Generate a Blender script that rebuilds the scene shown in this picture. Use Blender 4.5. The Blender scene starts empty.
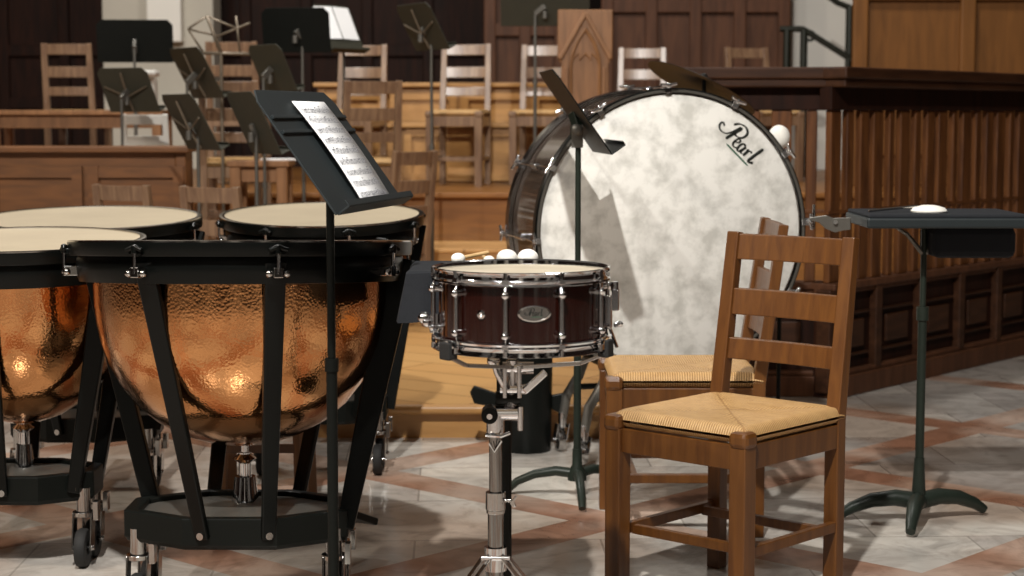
import bpy, bmesh, math, random
from mathutils import Vector, Matrix
random.seed(7)
PI = math.pi
C = bpy.context.scene.collection
R = math.radians

# ------------------------------------------------------------------ camera geometry
FPX = 1800.0
PITCH = math.atan(173.0 / 1800.0)
CAMZ = 1.2
def ray(px, py):
    a, b = (px - 512) / FPX, (288 - py) / FPX
    c, s = math.cos(PITCH), math.sin(PITCH)
    return Vector((a, c + b * s, -s + b * c))
def at(px, py, d):                       # point seen at a pixel, d metres away
    r = ray(px, py); r = r * (d / r.y)
    return Vector((r.x, r.y, CAMZ + r.z))
def on(px, py, z=0.0):                   # point seen at a pixel on the level z
    r = ray(px, py); t = (z - CAMZ) / r.z
    return Vector((r.x * t, r.y * t, z))

# ------------------------------------------------------------------ materials
def lin(h):
    h = h.lstrip('#'); o = []
    for i in (0, 2, 4):
        c = int(h[i:i+2], 16) / 255
        o.append(c / 12.92 if c <= .04045 else ((c + .055) / 1.055) ** 2.4)
    return tuple(o) + (1,)
def newmat(name):
    m = bpy.data.materials.new(name); m.use_nodes = True
    nt = m.node_tree; b = nt.nodes['Principled BSDF']
    return m, nt, b
def nd(nt, t, **k):
    n = nt.nodes.new(t)
    for a, v in k.items(): setattr(n, a, v)
    return n
def plain(name, col, rough=.5, metal=0, var=.12, scale=12, bump=0, coat=0, spec=.5):
    m, nt, b = newmat(name)
    tc = nd(nt, 'ShaderNodeTexCoord'); no = nd(nt, 'ShaderNodeTexNoise')
    no.inputs['Scale'].default_value = scale; no.inputs['Detail'].default_value = 4
    nt.links.new(tc.outputs['Object'], no.inputs['Vector'])
    mx = nd(nt, 'ShaderNodeMix', data_type='RGBA')
    c = lin(col)
    mx.inputs['A'].default_value = tuple(x * (1 - var) for x in c[:3]) + (1,)
    mx.inputs['B'].default_value = tuple(min(1, x * (1 + var)) for x in c[:3]) + (1,)
    nt.links.new(no.outputs['Fac'], mx.inputs['Factor'])
    nt.links.new(mx.outputs['Result'], b.inputs['Base Color'])
    b.inputs['Roughness'].default_value = rough; b.inputs['Metallic'].default_value = metal
    b.inputs['Coat Weight'].default_value = coat
    b.inputs['Specular IOR Level'].default_value = spec
    if bump:
        bp = nd(nt, 'ShaderNodeBump'); bp.inputs['Strength'].default_value = bump
        bp.inputs['Distance'].default_value = .002
        nt.links.new(no.outputs['Fac'], bp.inputs['Height']); nt.links.new(bp.outputs['Normal'], b.inputs['Normal'])
    return m
def wood(name, c1, c2, rough=.4, grain=(14, 14, 1.2), coat=.15, spec=.5):
    m, nt, b = newmat(name); b.inputs['Specular IOR Level'].default_value = spec
    tc = nd(nt, 'ShaderNodeTexCoord'); mp = nd(nt, 'ShaderNodeMapping')
    mp.inputs['Scale'].default_value = grain
    no = nd(nt, 'ShaderNodeTexNoise'); no.inputs['Scale'].default_value = 3; no.inputs['Detail'].default_value = 7
    no.inputs['Distortion'].default_value = .6
    nt.links.new(tc.outputs['Object'], mp.inputs['Vector']); nt.links.new(mp.outputs['Vector'], no.inputs['Vector'])
    cr = nd(nt, 'ShaderNodeValToRGB')
    cr.color_ramp.elements[0].position = .35; cr.color_ramp.elements[0].color = lin(c1)
    cr.color_ramp.elements[1].position = .68; cr.color_ramp.elements[1].color = lin(c2)
    nt.links.new(no.outputs['Fac'], cr.inputs['Fac']); nt.links.new(cr.outputs['Color'], b.inputs['Base Color'])
    b.inputs['Roughness'].default_value = rough; b.inputs['Coat Weight'].default_value = coat
    b.inputs['Coat Roughness'].default_value = .3
    bp = nd(nt, 'ShaderNodeBump'); bp.inputs['Strength'].default_value = .15; bp.inputs['Distance'].default_value = .001
    nt.links.new(no.outputs['Fac'], bp.inputs['Height']); nt.links.new(bp.outputs['Normal'], b.inputs['Normal'])
    return m

M = {}
M['chair'] = wood('chair_oak', '#522f10', '#673f18', .38)
M['chair_far'] = wood('choir_chair_oak_sheen', '#6e5340', '#8d7056', .28, (14, 14, 1.2), .5)  # greyer, paler chair oak; highlight sheen of the far chairs painted in
M['oak'] = wood('honey_oak', '#a87a44', '#b98a50', .45, (1.2, 9, 9))
M['oakdark'] = wood('brown_oak', '#7a4c1c', '#936028', .45, (1.2, 9, 9))
M['pewbrown'] = wood('brown_pew_oak', '#5c3818', '#774a22', .45, (1.2, 9, 9))
M['walnut'] = wood('walnut', '#1c0d07', '#2c150b', .6, (8, 8, 1), 0, .15)
M['stall'] = wood('stall_oak', '#482c1c', '#5c3a26', .55, (8, 8, 1), 0, .25)
M['baluster'] = wood('baluster_oak', '#4a2a14', '#6c4220', .45, (12, 12, 1.2), 0, .35)
M['ledge'] = wood('dark_ledge_oak', '#2f1a0e', '#432817', .5, (1.2, 9, 9), 0, .25)
M['panel'] = wood('panel_oak', '#66411c', '#764c22', .5, (8, 8, 1), 0, .3)
M['carved'] = wood('carved_oak', '#76502f', '#926640', .42, (10, 10, 1.2))
M['black'] = plain('black_enamel', '#080a09', .3, 0, .2, 8, spec=.2)
M['blacksatin'] = plain('black_satin', '#0c0f0d', .42, 0, .15, 20, spec=.2)
M['standgrey'] = plain('stand_grey_black', '#22282a', .5, 0, .1, 20, spec=.3)
M['standfar'] = plain('lit_stand_black', '#38372e', .55, 0, .12, 20, spec=.3)  # black desks lifted to olive-grey; the light on them is in the colour
M['hammertone'] = plain('green_grey_enamel', '#232a24', .38, .1, .15, 60, .2, spec=.3)
M['greymetal'] = plain('grey_metal', '#6d6a64', .35, .6, .1, 20)
M['chrome'] = plain('chrome', '#d8d8da', .09, 1, .03)
M['steel'] = plain('brushed_steel', '#b8b6b4', .16, 1, .05)
M['tube'] = plain('tube_chrome', '#8f8d8b', .1, 1, .03)
M['wire'] = plain('brass_wire', '#75695a', .4, .4, .1)
M['rubber'] = plain('rubber', '#141414', .75, 0, .1)
M['cloth'] = plain('dark_grey_cloth', '#25272b', .95, 0, .12, 60, .4, 0, .2)
M['felt'] = plain('white_felt', '#efece4', .95, 0, .06, 60, .5)
M['paper'] = plain('paper', '#efeff0', .95, 0, .02, spec=.05)
M['ink'] = plain('ink', '#8a8a90', .7, 0, .05)
M['logo'] = plain('logo_ink', '#161a16', .5, 0, .05)
M['logogreen'] = plain('logo_green', '#2c5a44', .5, 0, .05)
M['stone'] = plain('pale_stone', '#bdb6a8', .8, 0, .1, 3, .2)
M['stonelight'] = plain('white_stone', '#ebe6dc', .8, 0, .06, 3)
M['railgreen'] = plain('dark_rail_metal', '#23241c', .4, .3, .1)
M['bronze'] = plain('dark_bronze', '#120c07', .45, 0, .2, 20, spec=.2)
M['white'] = plain('white_paint', '#e8e4dc', .6, 0, .05)
M['stick'] = wood('drumstick_wood', '#b08d5c', '#d3b483', .5, (1, 20, 20))
M['darkvoid'] = plain('dark_recess', '#120b08', .8, 0, .2, 4)

def head_mat(name, c1, c2, scale, contrast=(.3, .7)):
    m, nt, b = newmat(name)
    tc = nd(nt, 'ShaderNodeTexCoord'); no = nd(nt, 'ShaderNodeTexNoise')
    no.inputs['Scale'].default_value = scale; no.inputs['Detail'].default_value = 8; no.inputs['Roughness'].default_value = .62
    no.inputs['Distortion'].default_value = .15
    nt.links.new(tc.outputs['Object'], no.inputs['Vector'])
    cr = nd(nt, 'ShaderNodeValToRGB')
    cr.color_ramp.elements[0].position = contrast[0]; cr.color_ramp.elements[0].color = lin(c1)
    cr.color_ramp.elements[1].position = contrast[1]; cr.color_ramp.elements[1].color = lin(c2)
    nt.links.new(no.outputs['Fac'], cr.inputs['Fac']); nt.links.new(cr.outputs['Color'], b.inputs['Base Color'])
    b.inputs['Roughness'].default_value = .55
    return m
M['skin'] = head_mat('mottled_white_skin', '#c9c7c0', '#eeece6', 12, (.36, .56))
M['timphead'] = head_mat('timpani_skin', '#aa9c84', '#b8aa90', 3)
M['snarehead'] = head_mat('snare_skin', '#b0a490', '#c6bba6', 8)

def copper_mat():
    m, nt, b = newmat('hammered_copper')
    tc = nd(nt, 'ShaderNodeTexCoord'); vo = nd(nt, 'ShaderNodeTexVoronoi')
    vo.inputs['Scale'].default_value = 165; vo.feature = 'SMOOTH_F1'
    nt.links.new(tc.outputs['Object'], vo.inputs['Vector'])
    bp = nd(nt, 'ShaderNodeBump'); bp.inputs['Strength'].default_value = .3; bp.inputs['Distance'].default_value = .0013
    nt.links.new(vo.outputs['Distance'], bp.inputs['Height']); nt.links.new(bp.outputs['Normal'], b.inputs['Normal'])
    no = nd(nt, 'ShaderNodeTexNoise'); no.inputs['Scale'].default_value = 4
    nt.links.new(tc.outputs['Object'], no.inputs['Vector'])
    mx = nd(nt, 'ShaderNodeMix', data_type='RGBA')
    mx.inputs['A'].default_value = lin('#bd7f4e'); mx.inputs['B'].default_value = lin('#cf9c6c')
    nt.links.new(no.outputs['Fac'], mx.inputs['Factor']); nt.links.new(mx.outputs['Result'], b.inputs['Base Color'])
    b.inputs['Metallic'].default_value = 1; b.inputs['Roughness'].default_value = .12
    return m
M['copper'] = copper_mat()

def shell_mat(name, c1, c2, sc=(1, 1, 1), rough=.12):
    m, nt, b = newmat(name)
    tc = nd(nt, 'ShaderNodeTexCoord'); mp = nd(nt, 'ShaderNodeMapping'); mp.inputs['Scale'].default_value = sc
    no = nd(nt, 'ShaderNodeTexNoise'); no.inputs['Scale'].default_value = 8; no.inputs['Detail'].default_value = 6
    nt.links.new(tc.outputs['Object'], mp.inputs['Vector']); nt.links.new(mp.outputs['Vector'], no.inputs['Vector'])
    mx = nd(nt, 'ShaderNodeMix', data_type='RGBA')
    mx.inputs['A'].default_value = lin(c1); mx.inputs['B'].default_value = lin(c2)
    nt.links.new(no.outputs['Fac'], mx.inputs['Factor']); nt.links.new(mx.outputs['Result'], b.inputs['Base Color'])
    b.inputs['Roughness'].default_value = rough; b.inputs['Coat Weight'].default_value = 1; b.inputs['Coat Roughness'].default_value = .06
    return m
M['mahogany'] = shell_mat('mahogany_lacquer', '#170604', '#270c07', (1, 1, .4))
M['bassshell'] = shell_mat('bass_shell_lacquer', '#2c2019', '#4a382c', (1, 1, 1), .25)

def rush_mat(name, strand):
    m, nt, b = newmat(name)
    tc = nd(nt, 'ShaderNodeTexCoord'); sp = nd(nt, 'ShaderNodeSeparateXYZ')
    nt.links.new(tc.outputs['Object'], sp.inputs['Vector'])
    def mth(op, a, c=None):
        n = nd(nt, 'ShaderNodeMath', operation=op)
        for i, v in enumerate((a, c)):
            if v is None: continue
            if isinstance(v, (int, float)): n.inputs[i].default_value = v
            else: nt.links.new(v, n.inputs[i])
        return n.outputs[0]
    x, y = sp.outputs['X'], sp.outputs['Y']
    ax, ay = mth('ABSOLUTE', x), mth('MULTIPLY', mth('ABSOLUTE', y), .93)
    side = mth('GREATER_THAN', ax, ay)
    n0 = nd(nt, 'ShaderNodeTexNoise'); n0.inputs['Scale'].default_value = 14
    nt.links.new(tc.outputs['Object'], n0.inputs['Vector'])
    wob = mth('MULTIPLY', n0.outputs['Fac'], .006)
    sx = mth('SINE', mth('MULTIPLY', mth('ADD', x, wob), strand))
    sy = mth('SINE', mth('MULTIPLY', mth('ADD', y, wob), strand))
    st = mth('ADD', mth('MULTIPLY', sy, side), mth('MULTIPLY', sx, mth('SUBTRACT', 1, side)))
    st = mth('ADD', mth('MULTIPLY', st, .5), .5)
    dg = mth('MINIMUM', mth('MULTIPLY', mth('ABSOLUTE', mth('SUBTRACT', ax, ay)), 160), 1)
    st2 = mth('MULTIPLY', st, dg)
    n1 = nd(nt, 'ShaderNodeTexNoise'); n1.inputs['Scale'].default_value = 40; n1.inputs['Detail'].default_value = 5
    nt.links.new(tc.outputs['Object'], n1.inputs['Vector'])
    f = mth('ADD', mth('MULTIPLY', st2, .55), mth('MULTIPLY', n1.outputs['Fac'], .6))
    cr = nd(nt, 'ShaderNodeValToRGB')
    cr.color_ramp.elements[0].position = .15; cr.color_ramp.elements[0].color = lin('#8a6032')
    cr.color_ramp.elements[1].position = .75; cr.color_ramp.elements[1].color = lin('#c9a26c')
    nt.links.new(f, cr.inputs['Fac']); nt.links.new(cr.outputs['Color'], b.inputs['Base Color'])
    bp = nd(nt, 'ShaderNodeBump'); bp.inputs['Strength'].default_value = .5; bp.inputs['Distance'].default_value = .003
    nt.links.new(st2, bp.inputs['Height']); nt.links.new(bp.outputs['Normal'], b.inputs['Normal'])
    b.inputs['Roughness'].default_value = .55
    return m
M['rush'] = rush_mat('woven_rush', 900)

def floor_mat():
    m, nt, b = newmat('marble_tiles')
    tc = nd(nt, 'ShaderNodeTexCoord'); mp = nd(nt, 'ShaderNodeMapping')
    mp.inputs['Rotation'].default_value = (0, 0, R(43)); mp.inputs['Location'].default_value = (.12, .3, 0)
    nt.links.new(tc.outputs['Object'], mp.inputs['Vector'])
    br = nd(nt, 'ShaderNodeTexBrick', offset=0.0, squash=1.0)
    br.inputs['Scale'].default_value = .92; br.inputs['Brick Width'].default_value = 1; br.inputs['Row Height'].default_value = 1
    br.inputs['Mortar Size'].default_value = .078; br.inputs['Mortar Smooth'].default_value = 0
    br.inputs['Color1'].default_value = lin('#d3cdc4'); br.inputs['Color2'].default_value = lin('#a39c96')
    br.inputs['Mortar'].default_value = lin('#b3785c')
    nt.links.new(mp.outputs['Vector'], br.inputs['Vector'])
    # inner lozenges
    mp2 = nd(nt, 'ShaderNodeMapping'); mp2.inputs['Rotation'].default_value = (0, 0, R(-2)); mp2.inputs['Location'].default_value = (.1, .25, 0)
    nt.links.new(tc.outputs['Object'], mp2.inputs['Vector'])
    b2 = nd(nt, 'ShaderNodeTexBrick', offset=0.5, squash=1.0)
    b2.inputs['Scale'].default_value = 1.9; b2.inputs['Brick Width'].default_value = 1; b2.inputs['Row Height'].default_value = 1
    b2.inputs['Mortar Size'].default_value = .006; b2.inputs['Mortar Smooth'].default_value = 0; b2.inputs['Bias'].default_value = -.05
    b2.inputs['Color1'].default_value = lin('#dcd7cd'); b2.inputs['Color2'].default_value = lin('#98918c')
    b2.inputs['Mortar'].default_value = lin('#77706a')
    nt.links.new(mp2.outputs['Vector'], b2.inputs['Vector'])
    mx = nd(nt, 'ShaderNodeMix', data_type='RGBA'); mx.inputs['Factor'].default_value = .6
    nt.links.new(br.outputs['Color'], mx.inputs['A']); nt.links.new(b2.outputs['Color'], mx.inputs['B'])
    # keep the band colour
    mb = nd(nt, 'ShaderNodeMix', data_type='RGBA')
    nt.links.new(br.outputs['Fac'], mb.inputs['Factor']); nt.links.new(mx.outputs['Result'], mb.inputs['A'])
    bandn = nd(nt, 'ShaderNodeTexNoise'); bandn.inputs['Scale'].default_value = 2.2
    nt.links.new(tc.outputs['Object'], bandn.inputs['Vector'])
    bc = nd(nt, 'ShaderNodeValToRGB')
    bc.color_ramp.elements[0].position = .4; bc.color_ramp.elements[0].color = lin('#a07a66')
    bc.color_ramp.elements[1].position = .62; bc.color_ramp.elements[1].color = lin('#bfa898')
    nt.links.new(bandn.outputs['Fac'], bc.inputs['Fac']); nt.links.new(bc.outputs['Color'], mb.inputs['B'])
    # veins
    no = nd(nt, 'ShaderNodeTexNoise'); no.inputs['Scale'].default_value = 5; no.inputs['Detail'].default_value = 10
    no.inputs['Distortion'].default_value = 2.2; no.inputs['Roughness'].default_value = .65
    nt.links.new(tc.outputs['Object'], no.inputs['Vector'])
    cr = nd(nt, 'ShaderNodeValToRGB')
    cr.color_ramp.elements[0].position = .3; cr.color_ramp.elements[0].color = (.42, .4, .38, 1)
    cr.color_ramp.elements[1].position = .55; cr.color_ramp.elements[1].color = (1, 1, 1, 1)
    nt.links.new(no.outputs['Fac'], cr.inputs['Fac'])
    mu = nd(nt, 'ShaderNodeMix', data_type='RGBA', blend_type='MULTIPLY'); mu.inputs['Factor'].default_value = .6
    nt.links.new(mb.outputs['Result'], mu.inputs['A']); nt.links.new(cr.outputs['Color'], mu.inputs['B'])
    pn = nd(nt, 'ShaderNodeTexNoise'); pn.inputs['Scale'].default_value = 1.1; pn.inputs['Detail'].default_value = 3
    nt.links.new(tc.outputs['Object'], pn.inputs['Vector'])
    pc = nd(nt, 'ShaderNodeValToRGB')
    pc.color_ramp.elements[0].position = .38; pc.color_ramp.elements[0].color = (.62, .5, .42, 1)
    pc.color_ramp.elements[1].position = .5; pc.color_ramp.elements[1].color = (1, 1, 1, 1)
    nt.links.new(pn.outputs['Fac'], pc.inputs['Fac'])
    m3 = nd(nt, 'ShaderNodeMix', data_type='RGBA', blend_type='MULTIPLY'); m3.inputs['Factor'].default_value = .8
    nt.links.new(mu.outputs['Result'], m3.inputs['A']); nt.links.new(pc.outputs['Color'], m3.inputs['B'])
    nt.links.new(m3.outputs['Result'], b.inputs['Base Color'])
    b.inputs['Roughness'].default_value = .2
    return m
M['floor'] = floor_mat()
def plat_mat():
    m, nt, b = newmat('platform_boards')
    tc = nd(nt, 'ShaderNodeTexCoord'); mp = nd(nt, 'ShaderNodeMapping'); mp.inputs['Rotation'].default_value = (0, 0, R(35))
    nt.links.new(tc.outputs['Object'], mp.inputs['Vector'])
    br = nd(nt, 'ShaderNodeTexBrick'); br.inputs['Scale'].default_value = 1; br.inputs['Brick Width'].default_value = 1.6
    br.inputs['Row Height'].default_value = .22; br.inputs['Mortar Size'].default_value = .004
    br.inputs['Color1'].default_value = lin('#c3935a'); br.inputs['Color2'].default_value = lin('#cfa268'); br.inputs['Mortar'].default_value = lin('#7a5228')
    nt.links.new(mp.outputs['Vector'], br.inputs['Vector']); nt.links.new(br.outputs['Color'], b.inputs['Base Color'])
    b.inputs['Roughness'].default_value = .35
    return m
M['boards'] = plat_mat()

# ------------------------------------------------------------------ mesh builder
class MB:
    def __init__(s, off=None):
        s.v = []; s.f = []; s.s = []; s.off = Vector(off) if off else Vector((0, 0, 0)); s.M = Matrix.Identity(4)
    def add(s, vs, fs, smooth=False):
        b = len(s.v)
        s.v += [s.M @ Vector(v) - s.off for v in vs]
        for f in fs: s.f.append([i + b for i in f]); s.s.append(smooth)
        return s
    def box(s, c, size, rot=None):
        c = Vector(c); h = Vector(size) / 2; rot = rot or Matrix.Identity(3)
        vs = [c + rot @ Vector((x*h.x, y*h.y, z*h.z)) for x in (-1, 1) for y in (-1, 1) for z in (-1, 1)]
        return s.add(vs, [(0,1,3,2),(4,6,7,5),(0,4,5,1),(2,3,7,6),(0,2,6,4),(1,5,7,3)])
    def bar(s, p0, p1, w, t, up=(0, 0, 1), w1=None, t1=None):   # w across, t along 'up'
        p0, p1 = Vector(p0), Vector(p1); d = (p1 - p0).normalized(); up = Vector(up)
        a = d.cross(up)
        if a.length < 1e-4: a = d.cross(Vector((1, 0, 0)))
        a.normalize(); b = a.cross(d).normalized()
        w1 = w1 or w; t1 = t1 or t
        vs = []
        for p, ww, tt in ((p0, w, t), (p1, w1, t1)):
            for i, j in ((-1,-1), (1,-1), (1,1), (-1,1)): vs.append(p + a*ww/2*i + b*tt/2*j)
        return s.add(vs, [(0,1,2,3),(7,6,5,4),(0,4,5,1),(1,5,6,2),(2,6,7,3),(3,7,4,0)])
    def tube(s, pts, r, n=10, caps=True, close=False):
        pts = [Vector(p) for p in pts]; m = len(pts)
        rs = r if isinstance(r, (list, tuple)) else [r] * m
        vs = []; prev = None
        for i, p in enumerate(pts):
            if close: d = pts[(i+1) % m] - pts[i-1]
            else: d = pts[min(i+1, m-1)] - pts[max(i-1, 0)]
            if d.length < 1e-9: d = Vector((0, 0, 1))
            d.normalize()
            if prev is None:
                prev = d.cross(Vector((0, 0, 1)))
                if prev.length < 1e-3: prev = d.cross(Vector((1, 0, 0)))
            a = (prev - d * prev.dot(d)).normalized(); prev = a; b = d.cross(a)
            for k in range(n):
                t = 2*PI*k/n; vs.append(p + a*rs[i]*math.cos(t) + b*rs[i]*math.sin(t))
        fs = []
        for i in range(m if close else m-1):
            j = (i+1) % m
            for k in range(n): fs.append((i*n+k, i*n+(k+1)%n, j*n+(k+1)%n, j*n+k))
        s.add(vs, fs, True)
        if caps and not close:
            s.add([vs[k] for k in range(n)], [tuple(range(n))]); s.add([vs[(m-1)*n+k] for k in range(n)], [tuple(range(n))])
        return s
    def cyl(s, p0, p1, r, n=14, r1=None): return s.tube([p0, p1], [r, r1 if r1 is not None else r], n)
    def lathe(s, prof, n=48, mat=None, closed=False, smooth=True, a0=0, a1=2*PI):
        mat = mat or Matrix.Identity(4); full = abs(a1 - a0 - 2*PI) < 1e-6
        m = len(prof); vs = []; k = n if full else n + 1
        for i in range(k):
            t = a0 + (a1-a0)*i/n
            for r, z in prof: vs.append(mat @ Vector((r*math.cos(t), r*math.sin(t), z)))
        fs = []
        for i in range(n):
            j = (i+1) % k
            for q in range(m if closed else m-1):
                w = (q+1) % m
                fs.append((i*m+q, j*m+q, j*m+w, i*m+w))
        return s.add(vs, fs, smooth)
    def ball(s, c, r, sc=(1, 1, 1), n=14, mat=None):
        m2 = Matrix.Translation(Vector(c)) @ (mat or Matrix.Identity(4)) @ Matrix.Diagonal((sc[0], sc[1], sc[2], 1))
        k = max(6, n//2)
        return s.lathe([(max(1e-4, r*math.sin(PI*i/k)), -r*math.cos(PI*i/k)) for i in range(k+1)], n, m2)
    def prism(s, poly, t, mat=None):
        mat = mat or Matrix.Identity(4); n = len(poly)
        vs = [mat @ Vector((x, y, 0)) for x, y in poly] + [mat @ Vector((x, y, t)) for x, y in poly]
        return s.add(vs, [tuple(range(n))[::-1], tuple(range(n, 2*n))] + [(i, (i+1) % n, n+(i+1) % n, n+i) for i in range(n)])
    def build(s, name, mat, parent=None, bevel=0, loc=None, weld=True):
        me = bpy.data.meshes.new(name); me.from_pydata(s.v, [], s.f)
        for p, sm in zip(me.polygons, s.s): p.use_smooth = sm
        bm = bmesh.new(); bm.from_mesh(me)
        if weld: bmesh.ops.remove_doubles(bm, verts=bm.verts, dist=1e-5)
        bmesh.ops.recalc_face_normals(bm, faces=bm.faces)
        for e in bm.edges:
            if len(e.link_faces) == 2 and e.calc_face_angle(0) > R(40): e.smooth = False
        bm.to_mesh(me); bm.free()
        me.materials.append(mat)
        o = bpy.data.objects.new(name, me); C.objects.link(o)
        if parent: o.parent = parent
        if loc is not None: o.location = loc
        if bevel:
            b = o.modifiers.new('bevel', 'BEVEL'); b.width = bevel; b.segments = 2; b.limit_method = 'ANGLE'; b.angle_limit = R(40)
        return o
def thing(name, loc, label, cat, rz=0, group=None):
    o = bpy.data.objects.new(name, None); C.objects.link(o); o.location = loc; o.rotation_euler = (0, 0, rz)
    o.empty_display_size = .05
    return tag(o, label, cat, group)
def tag(o, label, cat, group=None):
    o['label'] = label; o['category'] = cat
    if group: o['group'] = group
    return o
def struct(o): o['kind'] = 'structure'; return o
def kids(o): return [c for c in bpy.data.objects if c.parent == o]
def dup(root, loc, rz, label, group=None):
    def cp(o, par):
        c = o.copy(); C.objects.link(c); c.parent = par
        for ch in kids(o): cp(ch, c)
        return c
    r = cp(root, None); r.location = loc; r.rotation_euler = (0, 0, rz); r['label'] = label
    if group: r['group'] = group
    return r
def V(*a): return Vector(a)

# ------------------------------------------------------------------ setting
fl = MB(); fl.box((0, 8, -.05), (16, 20, .1)); struct(fl.build('floor', M['floor']))
# back wall: dark walnut stall panelling
def panel_wall(name, x0, x1, y, z0, z1, step, mat, rails=(1.2, 2.0)):
    m = MB(); m.box(((x0+x1)/2, y+.1, (z0+z1)/2), (x1-x0, .2, z1-z0))
    x = x0
    while x < x1 + .01:
        m.box((x, y-.03, (z0+z1)/2), (.09, .06, z1-z0)); x += step
    for z in rails: m.box(((x0+x1)/2, y-.02, z), (x1-x0, .05, .1))
    return m.build(name, mat, bevel=.008)
struct(panel_wall('wall_back', -8, 8, 15.6, 0, 6, .52, M['walnut'], (1.3, 1.75, 2.7)))
for nm, x in (('wall_left', -8), ('wall_right', 8)):
    m = MB(); m.box((x, 8, 3), (.2, 20, 6)); struct(m.build(nm, M['walnut']))

# wooden platforms
t = thing('low_platform', (-.1, 8.1, 0), 'low honey-coloured wooden platform one step above the marble floor', 'platform')
o = V(-.1, 8.1, 0)
m = MB(o); m.box((-.135, 8.09, .05), (1.31, 2.9, .1)); m.build('platform_body', M['oak'], t)
m = MB(o); m.box((-.135, 8.08, .115), (1.33, 2.94, .03)); m.build('platform_top', M['boards'], t, .006)
m = MB(o); m.tube([(-.80, 6.61, .112), (.53, 6.61, .112)], .02, 12); m.build('nosing', M['oak'], t)
t = thing('middle_step', (-2.0, 9.9, 0), 'middle oak step behind the low platform, chairs standing on it', 'step')
o = V(-2.0, 9.9, 0)
m = MB(o); m.box((-2.2, 9.92, .235), (6.1, .62, .47)); m.build('step_body', M['oak'], t)
m = MB(o); m.box((-2.2, 9.92, .475), (6.12, .64, .02)); m.build('step_top', M['boards'], t, .004)
t = thing('tall_riser', (-1, 12.8, 0), 'tall orange-oak choir riser carrying the rear rows of chairs', 'riser')
o = V(-1, 12.8, 0)
m = MB(o); m.box((0, 12.8, .365), (12, 5.0, .73)); m.build('riser_body', M['oakdark'], t)
m = MB(o); m.box((0, 12.78, .745), (12, 5.06, .03)); m.build('riser_top', M['oakdark'], t, .006)

# ------------------------------------------------------------------ chair
def make_chair(name, loc, label, rz, wm, group=None, W=.188):
    t = thing(name, loc, label, 'chair', rz, group)
    D, SH, H = .205, .452, .893
    for sx in (-1, 1):
        m = MB(); m.box((sx*W, -D, .215), (.046, .046, .43)); lg = m.build('leg', wm, t, .003)
        m = MB(); m.box((sx*(W+.002), -D-.002, .444), (.053, .053, .040)); m.build('leg_cap', wm, lg, .012)
        m = MB()                                      # rear post: one bent member
        m.bar((sx*W*.96, D, 0), (sx*W*.96, D, .45), .04, .036, (0, 1, 0)); m.bar((sx*W*.96, D, .44), (sx*(W*.96-.004), D+.064, H), .04, .036, (0, 1, 0), .036, .028)
        m.build('back_post', wm, t, .003)
        m = MB(); m.box((sx*W, 0, .40), (.02, 2*D-.03, .06)); m.build('seat_rail', wm, t, .002)
        m = MB(); m.box((sx*W, 0, .17), (.02, 2*D-.03, .026)); m.build('stretcher', wm, t, .002)
    for y in (-D, D):
        m = MB(); m.box((0, y, .40), (2*W-.03, .02, .06)); m.build('seat_rail', wm, t, .002)
    for y in (-D+.06, D-.06):
        m = MB(); m.box((0, y, .165), (2*W-.012, .018, .024)); m.build('stretcher', wm, t, .002)
    for z0, z1 in ((.822, .889), (.678, .747), (.562, .618)):
        zc = (z0+z1)/2; yc = D + .064*(zc-.45)/(H-.45)
        m = MB(); n = 10; vs = []
        for i in range(n+1):
            u = -1 + 2*i/n; x = u*(W*.96-.012); yy = yc + .012*(1-u*u)
            lean = .064/(H-.45)*(z1-z0)/2
            for dy, z, l in ((-.008, z0, -lean), (.008, z0, -lean), (.008, z1, lean), (-.008, z1, lean)): vs.append((x, yy+dy+l, z))
        fs = [(0,1,2,3), tuple(n*4+k for k in (3,2,1,0))]
        for i in range(n):
            for k in range(4): fs.append((i*4+k, i*4+(k+1)%4, (i+1)*4+(k+1)%4, (i+1)*4+k))
        m.add(vs, fs); m.build('back_slat', wm, t, .003)
    # rush seat: pillow slab wrapped over the rails
    N = 28; a, b_ = W+.014, D+.012; vs = []; m = MB()
    def hgt(u, v):
        k = max(abs(u), abs(v)); edge = 1 - max(0, (k-.9)/.1)**2.2
        dg = abs(abs(u)-abs(v)); groove = .0035*math.exp(-(dg/.05)**2) * (k > .12)
        return .446 + .024*edge + .006*(k*k) - groove
    for top in (1, 0):
        for j in range(N+1):
            for i in range(N+1):
                u, v = math.sin(PI/2*(-1+2*i/N)), math.sin(PI/2*(-1+2*j/N))
                z = hgt(u, v) if top else .446 - .014*(1-max(0, (max(abs(u), abs(v))-.9)/.1)**2.2)
                vs.append((u*a, v*b_, z))
    fs = []
    for q in (0, 1):
        o0 = q*(N+1)**2
        for j in range(N):
            for i in range(N): fs.append((o0+j*(N+1)+i, o0+j*(N+1)+i+1, o0+(j+1)*(N+1)+i+1, o0+(j+1)*(N+1)+i))
    m.add(vs, fs, True); m.build('rush_seat', M['rush'], t)
    return t
chair = make_chair('ladderback_chair', (.540, 4.434, 0), 'large brown ladder-back chair with woven rush seat in the right foreground', R(-42.5), M['chair'])
chair2 = dup(chair, (.495, 5.24, 0), R(-90), 'rush-seated wooden chair in front of the bass drum, seen from its side')
farchair = make_chair('ladderback_chair', (0, 0, 0), 'x', 0, M['chair_far'], W=.152)
def put(px, d, z, rz, label, first=[True], group='choir ladder-back chairs in the background'):
    x = (px-512)/FPX*d
    if first[0]:
        first[0] = False; farchair.location = (x, d, z); farchair.rotation_euler = (0, 0, rz); farchair['label'] = label; farchair['group'] = group; return farchair
    return dup(farchair, (x, d, z), rz, label, group)

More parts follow.
